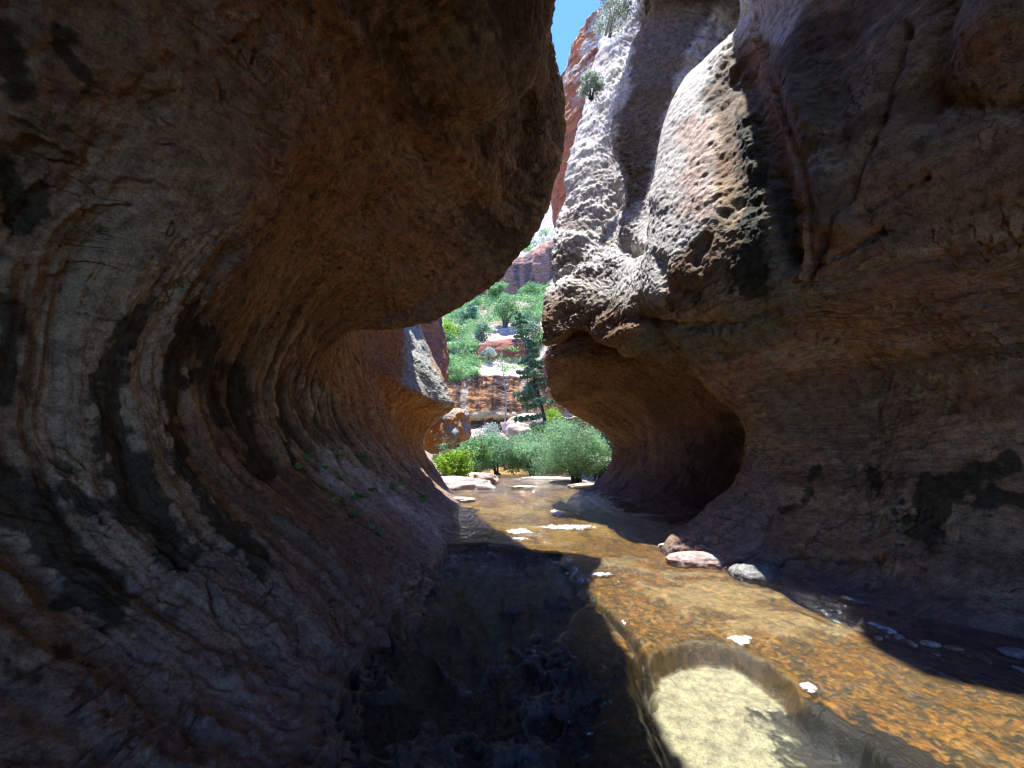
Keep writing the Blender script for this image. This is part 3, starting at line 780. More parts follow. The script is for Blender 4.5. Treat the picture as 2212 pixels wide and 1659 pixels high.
# water surface
m, nt, b = new_mat("stream water")
L = nt.links.new
tc = node(nt, "ShaderNodeTexCoord")
mp = node(nt, "ShaderNodeMapping"); mp.inputs[3].default_value = (1.0, .55, 1.0); mp.inputs[2].default_value = (0, 0, math.radians(-18))
L(tc.outputs["Object"], mp.inputs[0])
wv = node(nt, "ShaderNodeTexNoise"); wv.inputs["Scale"].default_value = 9; wv.inputs["Detail"].default_value = 5; wv.inputs["Roughness"].default_value = .6
wv2 = node(nt, "ShaderNodeTexNoise"); wv2.inputs["Scale"].default_value = 44; wv2.inputs["Detail"].default_value = 3; wv2.inputs["Distortion"].default_value = .6
L(mp.outputs[0], wv.inputs["Vector"]); L(mp.outputs[0], wv2.inputs["Vector"])
hm = node(nt, "ShaderNodeMath", operation='MULTIPLY_ADD'); hm.inputs[1].default_value = .36
L(wv2.outputs[0], hm.inputs[0]); L(wv.outputs[0], hm.inputs[2])
ra = node(nt, "ShaderNodeAttribute", attribute_name="rough")
bp = node(nt, "ShaderNodeBump"); bp.inputs["Distance"].default_value = .24
hx = node(nt, "ShaderNodeMath", operation="MULTIPLY"); L(hm.outputs[0], hx.inputs[0]); L(ra.outputs["Fac"], hx.inputs[1])
bp.inputs["Strength"].default_value = 1.0
L(hx.outputs[0], bp.inputs["Height"])
fr = node(nt, "ShaderNodeFresnel"); fr.inputs[0].default_value = 1.33
tr = node(nt, "ShaderNodeBsdfTransparent"); tr.inputs[0].default_value = (.95, .97, .93, 1)
gl = node(nt, "ShaderNodeBsdfGlossy"); gl.inputs["Roughness"].default_value = .05
L(bp.outputs[0], gl.inputs["Normal"])
mx = node(nt, "ShaderNodeMixShader"); L(fr.outputs[0], mx.inputs[0]); L(tr.outputs[0], mx.inputs[1]); L(gl.outputs[0], mx.inputs[2])
fo = node(nt, "ShaderNodeAttribute", attribute_name="foam_glint")
df = node(nt, "ShaderNodeBsdfDiffuse"); df.inputs[0].default_value = (.75, .77, .80, 1)
mx2 = node(nt, "ShaderNodeMixShader"); L(fo.outputs["Fac"], mx2.inputs[0]); L(mx.outputs[0], mx2.inputs[1]); L(df.outputs[0], mx2.inputs[2])
L(mx2.outputs[0], nt.nodes["Material Output"].inputs[0])
M_WATER = m
wz = -.10 * (sstep(-.02, .08, s_low) * (1 - nearp) + sstep(-.3, .5, s_low) * nearp)
ext = .006 * fbm(np.stack([XX * 1.0, YY * .6, XX * 0], -1), 5, 3, 90) + .004 * fbm(flow, 14, 3, 91)
wz = wz + ext * (1 + 1.5 * sstep(.25, -.1, rl)) + .0
foam_glint = 0  # white patches paint sky glints on the water as well as foam
for cx, cy, w_, h_, rot in [(1040, 1125, 58, 20, 0), (1315, 1325, 48, 18, .25), (450, 852, 42, 7, 0), (545, 1045, 20, 4, .9), (118, 675, 50, 10, 0), (315, 657, 110, 9, 0), (1620, 1072, 75, 12, .4), (100, 705, 40, 5, 0), (270, 598, 26, 9, .3)]:
    X0, Y0 = qp(cx, cy)
    dx, dy = (px - X0) / .52, (py - Y0) / .52
    ca, sa = math.cos(rot), math.sin(rot)
    e = ((dx * ca + dy * sa) / w_) ** 2 + ((-dx * sa + dy * ca) / h_) ** 2
    foam_glint = np.maximum(foam_glint, sstep(.0, .5, 1 - e + .9 * fbm(B, 22, 3, 92) + .3 * n2))
fall = world_poly([(1222, 1202), (1238, 1225), (1256, 1252)])
fd = seg_dist(XX, YY, fall)[0]
foam_glint = np.maximum(foam_glint, sstep(.10, .03, fd + .05 * n3) * sstep(-.2, .4, fbm(B, 25, 2, 93)) * .9)
foam_glint = .9 * foam_glint * (.35 + .65 * sstep(-.25, .1, fbm(flow, 26, 3, 93))) * (YY < 14)
rough = .62 + .35 * sstep(-.2, .2, s_low) + .10 * sstep(-.1, .4, n1)
rif = sstep(.05, .45, fbm(flow, 1.3, 3, 99)) * sstep(-.1, .3, fbm(flow, 7, 3, 94))
rough = .9 * rough + .9 * rif * sstep(.05, -.2, np.maximum(np.maximum(s_hole, s_r), s_a))
rough = rough * (1 - .55 * sstep(.02, .2, s_hole)) * (1 - .6 * sstep(0, .2, s_g)) * (1 - .5 * sstep(0, .3, s_r))
W2 = B.copy(); W2[..., 2] = wz
wat = mesh_obj("stream_water", W2, grid_faces(*XX.shape), M_WATER, attrs={"foam_glint": foam_glint, "rough": rough})
tag(wat, kind="structure")
print("bed", time.time() - T0)

# ------------------------------------------------------------------ far hillside
FX = np.array([600, 850, 940, 980, 1010, 1060, 1110, 1150, 1185, 1220, 1300, 1420, 1600, 1900], float)


def frow(py_, Y_, dpy=None, dY=None):
    yv = np.interp(FX, *zip(*py_)) if isinstance(py_, list) else np.full(len(FX), float(py_))
    Yv = np.interp(FX, *zip(*Y_)) if isinstance(Y_, list) else np.full(len(FX), float(Y_))
    return at(FX, yv, Yv)


FR = [frow(1032, 27), frow(1000, 35), frow([(600, 985), (980, 975), (1150, 965), (1900, 985)], 42.5), frow([(600, 965), (980, 960), (1150, 945), (1900, 965)], 44),
      frow(914, 45), frow(907, 44.6), frow(903, 42.0), frow([(600, 890), (980, 880), (1150, 885), (1900, 890)], 41.8),
      frow([(600, 815), (980, 826), (1060, 820), (1150, 826), (1220, 720), (1900, 620)], 43), frow([(600, 800), (980, 815), (1060, 810), (1150, 814), (1220, 680), (1900, 560)], 44),
      frow([(600, 780), (980, 792), (1020, 790), (1150, 788), (1220, 660), (1900, 540)], 51), frow([(600, 760), (980, 785), (1020, 784), (1150, 781), (1220, 640), (1900, 520)], 53),
      frow([(600, 740), (980, 776), (1015, 760), (1040, 740), (1150, 734), (1220, 630), (1900, 500)], [(600, 58), (980, 57), (1020, 54), (1150, 54), (1220, 58), (1900, 58)]),
      frow([(600, 715), (980, 745), (1060, 730), (1150, 728), (1220, 625), (1900, 490)], [(600, 60), (1020, 57), (1220, 60), (1900, 60)]),
      frow([(600, 700), (980, 715), (1060, 695), (1150, 690), (1220, 620), (1900, 480)], 70), frow([(600, 680), (980, 685), (1060, 655), (1150, 640), (1220, 610), (1900, 470)], 90),
      frow([(600, 660), (1000, 650), (1060, 642), (1100, 648), (1150, 640), (1220, 600), (1900, 460)], 96), frow([(600, 560), (1000, 560), (1060, 580), (1110, 560), (1150, 548), (1220, 520), (1900, 400)], 98),
      frow([(600, 555), (1000, 555), (1060, 575), (1110, 552), (1150, 538), (1220, 510), (1900, 390)], 112),
      frow([(600, 500), (1100, 500), (1150, 480), (1185, 465), (1220, 455), (1900, 330)], 135), frow([(600, 470), (1100, 460), (1150, 440), (1185, 418), (1207, 425), (1300, 440), (1900, 400)], 160), frow(520, 200)]
FG = np.array(FR)
G, su, tv = loft(FG, 1.3)
print("hill grid", G.shape)
N = normals(G)
if (N * np.array([0, -1, .3])).sum() < 0:
    N = -N
Y_, z = G[..., 1], G[..., 2]
px, py = project(G)
strat = fbm(np.stack([G[..., 0] * .05, G[..., 1] * .05, z * 1.0 + .12 * G[..., 0]], -1), .9, 4, 100)
slick = fbm(np.stack([G[..., 0] * .05, G[..., 1] * .05, (z - .25 * G[..., 0]) * .55], -1), .9, 4, 101)
steep = 1 - sstep(.35, .75, N[..., 2])
big = fbm(G, .12, 4, 102); md = fbm(G, .5, 4, 103)
vert = fbm(np.stack([G[..., 0] * 1.0, G[..., 1] * .2, z * .06], -1), 1.6, 5, 104, gain=.6)
sc_ = np.clip(Y_ / 60, .5, 2)
tS, _ = terrace(strat, 6, .25)
d = sc_ * (.5 * big + .25 * md + .9 * tS * (1 - .6 * (su < 8.5) * (su > 5)) + .12 * fbm(G, 1.5, 3, 105))
d = d + (su > 18) * 3.0 * terrace(slick, 7, .3)[0] + (su > 5.5) * (su < 8.2) * .25 * vert
G2 = G + N * d[..., None]
c = np.tile(np.array([.40, .31, .24]), G.shape[:2] + (1,)).astype(np.float32)
RED = np.array([.36, .13, .075])
c = lerp3(c, RED, steep * sstep(-.3, .3, strat + .3) * .85)
face = ((su > 6.0) & (su < 8.3)).astype(np.float32)
c = lerp3(c, np.array([.46, .22, .08]), face * .9)
c = lerp3(c, np.array([.09, .045, .035]), face * sstep(.0, .35, vert + .3 * md) * sstep(885, 835, py + 30 * vert) * .92)
c = lerp3(c, np.array([.05, .04, .045]), face * sstep(.1, .4, fbm(np.stack([G[..., 0] * 1.0, Y_ * .2, z * .04], -1), 2.2, 3, 106)) * .7)
c = lerp3(c, np.array([.50, .46, .34]), face * sstep(.1, .5, fbm(np.stack([G[..., 0] * 1.0, Y_ * .2, z * .04], -1), 1.7, 3, 107)) * .55)
c = lerp3(c, np.array([.50, .44, .28]), sstep(886, 894, py + 3 * md) * (su > 5.8) * (su < 7.6))
grw = ((su >= 2.8) & (su <= 5.6)).astype(np.float32)
c = lerp3(c, np.array([.33, .34, .36]), grw)
c = lerp3(c, np.array([.14, .13, .14]), grw * sstep(.0, .4, vert) * .7)
blk = ((su > 11.3) & (su < 12.4)).astype(np.float32)
c = lerp3(c, np.array([.30, .10, .055]), blk * .9)
c = lerp3(c, np.array([.07, .04, .035]), blk * sstep(.1, .4, vert) * .8)
led = (((su >= 8.5) & (su < 11.2)) | ((su > 12.4) & (su < 13.6))).astype(np.float32)
c = lerp3(c, np.array([.50, .42, .37]), led * sstep(-.5, .1, strat + .2 * md))
rc = ((su > 16) & (su < 17.2)).astype(np.float32)
c = lerp3(c, np.array([.40, .19, .13]), rc)
c = lerp3(c, np.array([.12, .08, .08]), rc * sstep(.05, .3, fbm(np.stack([G[..., 0], Y_ * .2, z * .1], -1), .35, 3, 108)) * .8)
wp = (su >= 18).astype(np.float32)
c = lerp3(c, np.array([.55, .50, .46]), wp)
c = lerp3(c, np.array([.22, .19, .17]), wp * sstep(.15, .45, slick) * .7)
gr = (((su > 13.6) & (su < 16)) | (su < 2.8)).astype(np.float32)
c = lerp3(c, np.array([.20, .17, .09]), gr * sstep(-.4, .3, md) * .8)
hill = mesh_obj("hillside", G2, grid_faces(*G.shape[:2]), M_FAR, attrs={"Col": np.clip(c, .004, 1)})
tag(hill, kind="structure")
HG, HSU = G2, su

# red banded dome behind the right wall
DS = []
for ang, (dx, dy) in [(0, (0, 1)), (.25, (-.7, .7)), (.5, (-1, 0)), (.75, (-.8, -.6)), (1, (0, -1)), (1.25, (.8, -.7)), (1.5, (1, 0))]:
    row = []
    for z_, r_, off in [(3, 3.8, 0), (8, 4.0, 0), (12, 4.3, 0), (16, 5.0, 0), (20, 5.8, 0), (25, 6.0, 0), (30, 5.3, .0), (33, 4.0, .1), (35.3, 2.5, .5), (36.4, .8, 1.0)]:
        row.append((8.9 + off + dx * r_, 30 + dy * r_, z_))
    DS.append(row)
G, su, tv = loft(DS, 1.5)
N = normals(G)
if (N * (G - np.array([8.9, 30, 15]))).sum() < 0:
    N = -N
st_ = fbm(np.stack([G[..., 0] * .12, G[..., 1] * .12, G[..., 2] - .5 * G[..., 0]], -1), 1.0, 3, 110)
up = sstep(24, 27, G[..., 2])
tS, _ = terrace(st_, 5, .35)
d = .35 * fbm(G, .3, 3, 111) + up * 1.1 * tS + (1 - up) * .3 * tS + .08 * fbm(G, 2, 3, 112)
G2 = G + N * d[..., None]
c = np.tile(np.array([.45, .15, .06]), G.shape[:2] + (1,)).astype(np.float32)
c = lerp3(c, np.array([.50, .38, .30]), up * sstep(.0, .3, fbm(G, 1.2, 3, 113) + .3))
c = lerp3(c, np.array([.24, .08, .04]), up * sstep(.05, .3, st_) * .8)
dome = mesh_obj("rock_dome", G2, grid_faces(*G.shape[:2]), M_FAR, attrs={"Col": c})
tag(dome, "rounded orange rock dome with pale stepped bands high in the gap under the sky", "rock dome")

# ------------------------------------------------------------------ loose rocks
def ico(sub):
    import bmesh
    bm = bmesh.new(); bmesh.ops.create_icosphere(bm, subdivisions=sub, radius=1)
    V = np.array([v.co[:] for v in bm.verts]); Fc = np.array([[v.index for v in f.verts] for f in bm.faces]); bm.free()
    return V, Fc


ICO = {s: ico(s) for s in (3, 4, 5)}


def rock(name, loc, size, col, label, cat="rock", seed=0, rz=0, tilt=0, sub=5, rugged=.22, flat=.0, group=None, col2=None, mat=None):
    V, Fc = ICO[sub]
    sz = np.array(size)
    n = fbm(V + seed * 3.7, 1.1, 3, 120 + seed)
    R = V * (1 + rugged * n + rugged * .6 * terrace(fbm(V + seed, 1.6, 2, 130), 4, .3)[0] * 3)[:, None]
    R = np.sign(R) * np.abs(R) ** .85
    R = R + .03 * V * fbm(V + seed, 6, 3, 140)[:, None]
    R = R * sz
    ca, sa, ct, s_t = math.cos(rz), math.sin(rz), math.cos(tilt), math.sin(tilt)
    R = np.stack([R[:, 0] * ct + R[:, 2] * s_t, R[:, 1], -R[:, 0] * s_t + R[:, 2] * ct], -1)
    R = np.stack([R[:, 0] * ca - R[:, 1] * sa, R[:, 0] * sa + R[:, 1] * ca, R[:, 2]], -1)
    c = np.tile(np.array(col, np.float32), (len(V), 1))
    if col2 is not None:
        c = lerp3(c, col2, sstep(-.2, .4, fbm(R / sz.max(), 2.5, 3, 150 + seed)))
    c = c * (1 + .15 * fbm(R, 6 / sz.max(), 3, 160 + seed))[:, None]
    o = mesh_obj(name, R, Fc, mat or M_ROCK, attrs={"Col": np.clip(c, .004, 1)})
    o.location = loc
    tag(o, label, cat, group)
    return o


def on(px_, py_, z=0.0):
    return gnd(px_, py_, z)


p = on(1640, 1243)
rock("boulder", (p[0], p[1] + .05, -.02), (.34, .27, .15), (.24, .24, .235), "rounded blue-grey boulder at the foot of the right wall, half in sun", "boulder", 1, rugged=.10, col2=(.10, .10, .11))
p = on(1865, 1300)
rock("flat_stone", (p[0], p[1], -.01), (.26, .12, .035), (.16, .14, .14), "flat grey slab leaning out of the dark pool under the right wall", "stone", 2, rz=-.3, tilt=.25)
p = on(1437, 1180)
rock("stone", (p[0], p[1], .0), (.11, .08, .05), (.55, .48, .44), "small pale stone at the tip of the right wall's foot", "stone", 3, sub=4)
p = on(1540, 1222)
rock("rock_slab", (p[0] + .02, p[1] + .22, -.03), (.55, .28, .16), (.48, .36, .33), "pale pink low rock slab in the sun left of the grey boulder", "rock", 4, rugged=.10, rz=-.25, col2=(.36, .27, .25))
for i, (a, bq, s, lab) in enumerate([(2192, 1412, .07, "small grey pebble in the shaded water at the right edge"), (2010, 1392, .05, "small pale pebble at the right shadow line"), (2060, 1402, .045, "tiny reddish pebble beside the right shadow line"), (1735, 1247, .08, "small dark stone just right of the grey boulder")]):
    p = on(a, bq)
    rock("pebble", (p[0], p[1], 0), (s * 1.5, s, s * .45), [(.30, .28, .27), (.5, .42, .36), (.36, .2, .14), (.08, .07, .07)][i], lab, "pebble", 5 + i, sub=3)
RP = np.random.RandomState(5)
for i in range(14):
    f = RP.rand()
    p = on(1890 + 320 * f, 1372 + 75 * f + RP.randn() * 7)
    sz = RP.uniform(.012, .032)
    rock("pebble", (p[0], p[1], .0), (sz * RP.uniform(1, 1.8), sz, sz * .55), [(.36, .30, .26), (.26, .16, .11), (.42, .38, .33)][i % 3], "tiny rounded pebble in the shallow water along the right shadow line", "pebble", 60 + i, rz=RP.rand() * 3, sub=3, group="tiny pebbles along the right shadow line")
FARROCKS = [
    (985, 1052, 19.0, (1.5, 1.0, .42), (.55, .47, .44), "long pale slab boulder on the left bank beside the bright bush", .1),
    (1040, 1040, 21.5, (.95, .8, .50), (.50, .38, .34), "pinkish block boulder on the left bank behind the pale slab", .5),
    (1003, 1079, 14.2, (.42, .35, .07), (.55, .46, .44), "low white rock shelf at the left waterline", .3),
    (1265, 1050, 19.0, (.7, .5, .14), (.52, .45, .38), "low pale slab at the water's edge by the alcove lip", .0),
    (1175, 1036, 25.5, (1.9, .7, .22), (.55, .48, .40), "flat pale gravel slab mid stream below the tall conifer", 0),
    (1230, 1042, 22.5, (1.1, .5, .14), (.55, .46, .38), "flat pale slab right of midstream in front of the big willow", 0.1),
    (1130, 1052, 18.5, (.55, .4, .05), (.50, .44, .30), "thin pale stone barely above the water in mid stream", 0.1),
    (1045, 957, 39.0, (2.3, 1.6, 1.25), (.55, .40, .34), "large pink boulder under the grey alcove cliff", .2),
    (1118, 935, 40.0, (1.6, 1.4, 1.0), (.58, .47, .37), "pale boulder right of the large pink boulder", .4),
    (1135, 912, 41.0, (1.5, 1.2, .8), (.56, .44, .34), "pale boulder highest in the rock pile below the streaked cliff", .1),
]
for i, (a, bq, Y_, s, cc, lab, rz_) in enumerate(FARROCKS):
    p = at(a, bq, Y_)
    rock("boulder", tuple(p), s, cc, lab, "boulder", 20 + i, rz=rz_, sub=4, rugged=.3, col2=tuple(np.array(cc) * .75))

# fallen block with orange hollow beyond the left wall
p = at(968, 925, 22.5)
rock("rock_block", tuple(p), (1.15, 1.0, 1.25), (.34, .32, .32), "jagged grey and orange rock block wedged beyond the left tunnel lip", "rock", 41, rugged=.36, col2=(.55, .24, .06))
# orange pillar beyond the grey one
PS = []
for dx, dy in [(-1, .2), (-.7, -.8), (0, -1), (.7, -.6), (1, .1), (.8, .9)]:
    PS.append([at(a + dx * w_, bq, 26) + np.array([0, dy * 1.6, 0]) for a, bq, w_ in [(930, 400, 22), (925, 600, 26), (922, 690, 27), (930, 740, 28), (938, 790, 24), (946, 815, 15), (940, 835, 12), (930, 900, 20)]])
G, su, tv = loft(PS, 1.5)
N = normals(G)
cen = G.mean((0, 1))
if (N * (G - cen)).sum() < 0:
    N = -N
d = .25 * fbm(G, .5, 3, 170) + .2 * terrace(fbm(np.stack([G[..., 0], G[..., 1], G[..., 2] * .3], -1), .9, 3, 171), 5)[0] * 2 + .05 * fbm(G, 3, 3, 172)
c = np.tile(np.array([.36, .14, .07]), G.shape[:2] + (1,)).astype(np.float32)
c = lerp3(c, np.array([.16, .10, .09]), sstep(0, .4, fbm(G, .8, 3, 173)) * .6)
o = mesh_obj("rock_pillar", G + N * d[..., None], grid_faces(*G.shape[:2]), M_FAR, attrs={"Col": c})
tag(o, "red-orange rock pillar behind the grey end of the left wall", "rock pillar")

# ------------------------------------------------------------------ vegetation
def leaf_material(name, col, var=.45, trans=.42):
    m, nt, b = new_mat(name)
    L = nt.links.new
    at_ = node(nt, "ShaderNodeAttribute", attribute_name="tint")
    cr_ = ramp(nt, at_.outputs["Fac"], [(0, tuple(np.array(col) * (1 - var))), (.5, tuple(col)), (1, tuple(np.array(col) * (1 + var) + np.array([.01, .01, 0])))])
    L(cr_, b.inputs["Base Color"])
    b.inputs["Roughness"].default_value = .5
    b.inputs["Specular IOR Level"].default_value = .35
    t = node(nt, "ShaderNodeBsdfTranslucent"); L(cr_, t.inputs[0])
    mx = node(nt, "ShaderNodeMixShader"); mx.inputs[0].default_value = trans
    L(b.outputs[0], mx.inputs[1]); L(t.outputs[0], mx.inputs[2])
    L(mx.outputs[0], nt.nodes["Material Output"].inputs[0])
    return m


def bark_material(name, col):
    m, nt, b = new_mat(name)
    n1 = node(nt, "ShaderNodeTexNoise"); n1.inputs["Scale"].default_value = 14; n1.inputs["Detail"].default_value = 5
    nt.links.new(ramp(nt, n1.outputs[0], [(.3, tuple(np.array(col) * .6)), (.7, tuple(np.array(col) * 1.3))]), b.inputs["Base Color"])
    b.inputs["Roughness"].default_value = .9
    return m


M_WILLOW = leaf_material("willow leaves", (.28, .46, .27))
M_LIME = leaf_material("bright leaves", (.28, .46, .05))
M_OAK = leaf_material("scrub oak leaves", (.24, .43, .17))
M_CON = leaf_material("conifer needles", (.19, .33, .19), trans=.15)
M_GREYLEAF = leaf_material("sage leaves", (.42, .50, .42))
M_BARK = bark_material("bark", (.10, .08, .07))
M_DEAD = bark_material("bleached dead wood", (.42, .38, .34))
R = np.random.RandomState(11)


def tubes(paths, rads, sides=5):
    Vs, Fs, off = [], [], 0
    for pth, rd in zip(paths, rads):
        pth = np.asarray(pth, float); rd = np.asarray(rd, float)
        tg = np.gradient(pth, axis=0); tg /= np.linalg.norm(tg, axis=1, keepdims=True) + 1e-9
        ref = np.where(np.abs(tg[:, 2:3]) > .9, np.array([[1., 0, 0]]), np.array([[0, 0, 1.]]))
        a = np.cross(tg, ref); a /= np.linalg.norm(a, axis=1, keepdims=True) + 1e-9
        b = np.cross(tg, a)
        th = np.arange(sides) / sides * 2 * math.pi
        ring = pth[:, None] + rd[:, None, None] * (a[:, None] * np.cos(th)[None, :, None] + b[:, None] * np.sin(th)[None, :, None])
        n = len(pth)
        Vs.append(ring.reshape(-1, 3))
        i = np.arange(n * sides).reshape(n, sides)
        j = np.roll(i, -1, 1)
        Fs.append(np.stack([i[:-1], i[1:], j[1:], j[:-1]], -1).reshape(-1, 4) + off)
        off += n * sides
    return np.concatenate(Vs), np.concatenate(Fs)


def leaves(cent, size, aspect=2.2, droop=0.2):
    n = len(cent)
    d = R.randn(n, 3); d[:, 2] -= droop; d /= np.linalg.norm(d, axis=1, keepdims=True)
    e = np.cross(d, R.randn(n, 3)); e /= np.linalg.norm(e, axis=1, keepdims=True)
    s = size * R.uniform(.6, 1.3, (n, 1))
    V = np.stack([cent - d * s * .5, cent + e * s * .5 / aspect, cent + d * s * .5, cent - e * s * .5 / aspect], 1)
    return V.reshape(-1, 3), np.arange(n * 4).reshape(n, 4)


def bush(name, loc, w, h, mat, label, cat, n=5000, leaf=.09, clumps=22, group=None, trunk_h=.0, depth=None, nstem=7, hollow=.35, bark=None):
    root = empty(name, loc)
    tag(root, label, cat, group)
    depth = depth or w
    cc = R.randn(clumps, 3); cc /= np.linalg.norm(cc, axis=1, keepdims=True)
    cc *= R.uniform(.35, 1, (clumps, 1)) ** .6
    cz = (cc[:, 2] * .5 + .5)
    cen = np.stack([cc[:, 0] * w * .5 * .85, cc[:, 1] * depth * .5 * .85, trunk_h + (h - trunk_h) * (.06 + .80 * cz)], -1)
    rad = R.uniform(.13, .26, clumps) * (w + h) * .5
    rad = rad * (1.25 if clumps < 14 else 1)
    k = R.randint(0, clumps, n)
    v = R.randn(n, 3); v /= np.linalg.norm(v, axis=1, keepdims=True)
    v *= (R.uniform(hollow, 1, (n, 1)) ** .5)
    pos = cen[k] + v * rad[k][:, None] * np.array([1, 1, .8])
    pos = pos + .12 * rad.mean() * R.randn(n, 3)
    pos[:, 2] = np.maximum(pos[:, 2], .03)
    V, Fc = leaves(pos, leaf)
    tint = np.repeat(np.clip(.5 + .22 * R.randn(n) + (R.rand(clumps)[k] - .5) * .7, 0, 1), 4)
    mesh_obj("crown", V, Fc, mat, root, smooth=False, attrs={"tint": tint})
    paths, rads = [], []
    base_r = .018 * h + .01
    for i in range(nstem):
        tgt = cen[R.randint(clumps)]
        b0 = np.array([R.randn() * w * .05, R.randn() * w * .05, -.1])
        if trunk_h > 0:
            b0 = np.array([0, 0, -.1]); 
        t = np.linspace(0, 1, 7)[:, None]
        mid = np.array([tgt[0] * .25, tgt[1] * .25, max(trunk_h, tgt[2] * .5)])
        pth = (1 - t) ** 2 * b0 + 2 * t * (1 - t) * mid + t ** 2 * tgt + R.randn(7, 3) * .015 * h * np.linspace(0, 1, 7)[:, None]
        paths.append(pth); rads.append(np.linspace(base_r * (1.8 if trunk_h else 1), base_r * .25, 7))
    V, Fc = tubes(paths, rads)
    mesh_obj("trunk", V, Fc, bark or M_BARK, root)
    return root


def conifer(loc, h, w, label, group=None, n=9000, lean=0.0, mat=None, needle=.16, sparse=.0):
    root = empty("conifer", loc)
    tag(root, label, "conifer", group)
    paths, rads, cents = [], [], []
    t = np.linspace(0, 1, 12)
    tr = np.stack([lean * h * t ** 1.5 + .01 * h * np.sin(t * 7), 0 * t, h * t], -1)
    paths.append(tr); rads.append(np.linspace(.014 * h, .002 * h, 12))
    nb_ = int(24 + h * 3)
    for i in range(nb_):
        f = .10 + .88 * (i / nb_)
        if R.rand() < .22: continue
        base = np.array([np.interp(f, t, tr[:, 0]), 0, h * f])
        ln = w * .5 * (1 - f) ** .75 * R.uniform(.55, 1.25) + .02 * h
        an = R.rand() * 2 * math.pi
        s = np.linspace(0, 1, 6)[:, None]
        dr = np.array([math.cos(an), math.sin(an), 0])
        pth = base + dr * ln * s + np.array([0, 0, 1]) * ln * (-.30 * s + .18 * s ** 2 * R.uniform(.5, 1.5))
        paths.append(pth); rads.append(np.linspace(.0035 * h, .0008 * h, 6))
        k = max(8, int(n / nb_ * (ln / (w * .3))))
        q = R.rand(k) ** .7
        pc = np.stack([np.interp(q, s[:, 0], pth[:, j]) for j in range(3)], -1)
        side = np.array([-dr[1], dr[0], 0])
        sp = ln * .30 * (1.1 - q)[:, None]
        cl_ = np.round(q * 5 + R.randn(k) * .25) / 5
        pc = pc + (cl_ - q)[:, None] * dr * ln * .6
        pc = pc + side * R.randn(k, 1) * sp * .8 + R.randn(k, 3) * np.array([.02, .02, .035]) * ln + np.array([0, 0, -1]) * np.abs(R.randn(k, 1)) * .05 * ln
        cents.append(pc)
    V, Fc = tubes(paths, rads)
    mesh_obj("trunk", V, Fc, M_BARK, root)
    C = np.concatenate(cents)
    V, Fc = leaves(C, needle, 2.6)
    mesh_obj("crown", V, Fc, mat or M_CON, root, smooth=False, attrs={"tint": np.repeat(np.clip(.5 + .25 * R.randn(len(C)), 0, 1), 4)})
    return root


def bare(name, loc, h, w, label, cat, nb_=40, mat=None, rad=.010, spread=.0, curl=.3, parent=None):
    paths, rads = [], []
    t = np.linspace(0, 1, 10)
    tr = np.stack([.03 * h * np.sin(t * 5), 0 * t, h * t], -1)
    paths.append(tr); rads.append(np.linspace(rad * h, rad * h * .15, 10))
    for i in range(nb_):
        f = R.uniform(.15, .97)
        base = np.array([np.interp(f, t, tr[:, 0]), 0, h * f])
        ln = w * .5 * (1.1 - f) * R.uniform(.5, 1.2)
        an = R.rand() * 2 * math.pi
        s = np.linspace(0, 1, 6)[:, None]
        dr = np.array([math.cos(an), math.sin(an), 0])
        pth = base + dr * ln * s + np.array([0, 0, 1]) * ln * (curl * s ** 2 - .1 * s) + R.randn(6, 3) * .05 * ln * s
        paths.append(pth); rads.append(np.linspace(rad * h * .35, rad * h * .08, 6))
        for _ in range(3):
            j = R.randint(2, 5)
            e = pth[j] + (R.randn(3) * .3 + dr * .4) * ln * .5
            paths.append(np.stack([pth[j], (pth[j] + e) / 2 + R.randn(3) * .02 * ln, e])); rads.append(np.array([rad * h * .15, rad * h * .1, rad * h * .05]))
    V, Fc = tubes(paths, rads, 4)
    o = mesh_obj(name, V, Fc, mat or M_DEAD)
    o.location = loc
    tag(o, label, cat)
    return o


def size_at(npx, Y):
    return npx * K_ / F_PX * Y


# stream-side bushes: (px centre, py base, Y, width px, height px, material, label)
BUSHES = [
    (985, 1036, 20.5, 78, 66, M_LIME, "bright lime-green leafy bush on the left bank behind the pale slab", "bush", 5200, .13),
    (1025, 1020, 26, 80, 75, M_OAK, "green bush left of mid stream between the pink block and the stream bend", "bush", 5000, .15),
    (1075, 1022, 28, 110, 90, M_WILLOW, "grey-green willow bush below the pink boulder at the stream bend", "willow", 8000, .15),
    (1150, 1030, 28, 120, 105, M_WILLOW, "dense willow at the far end of the stream under the tall conifer", "willow", 9000, .15),
    (1245, 1040, 22, 150, 150, M_WILLOW, "largest willow, rounded and pale green, right of the stream before the alcove lip", "willow", 22000, .10),
    (1180, 1020, 31, 120, 130, M_OAK, "tall green shrub between the far willow and the largest willow", "shrub", 9000, .16),
    (1300, 1040, 24, 90, 120, M_OAK, "green shrub half hidden behind the lip of the right alcove", "shrub", 6000, .14),
    (1190, 945, 36, 60, 70, M_LIME, "small yellow-green sapling crown beside the conifer's trunk", "sapling", 2500, .16),
    (1060, 975, 34, 55, 70, M_GREYLEAF, "pale grey-green sapling in front of the pink boulder", "sapling", 2500, .15),
    (955, 1015, 21.5, 40, 60, M_OAK, "dark green bush tucked under the left tunnel lip", "bush", 2500, .10),
    (1015, 985, 30, 45, 55, M_WILLOW, "slim grey-green sapling right of the jagged rock block", "sapling", 2000, .14),
]
for a, bq, Y_, w_, h_, mt, lab, cat, n_, lf in BUSHES:
    p = at(a, bq, Y_)
    bush(cat, tuple(p), size_at(w_, Y_), size_at(h_, Y_), mt, lab, cat, n=n_, leaf=lf, clumps=26)
p = at(1184, 1000, 34)
conifer(tuple(p), size_at(345, 34), size_at(125, 34), "tall dark spruce leaning left in front of the streaked cliff", n=34000, lean=-.20, needle=.24)
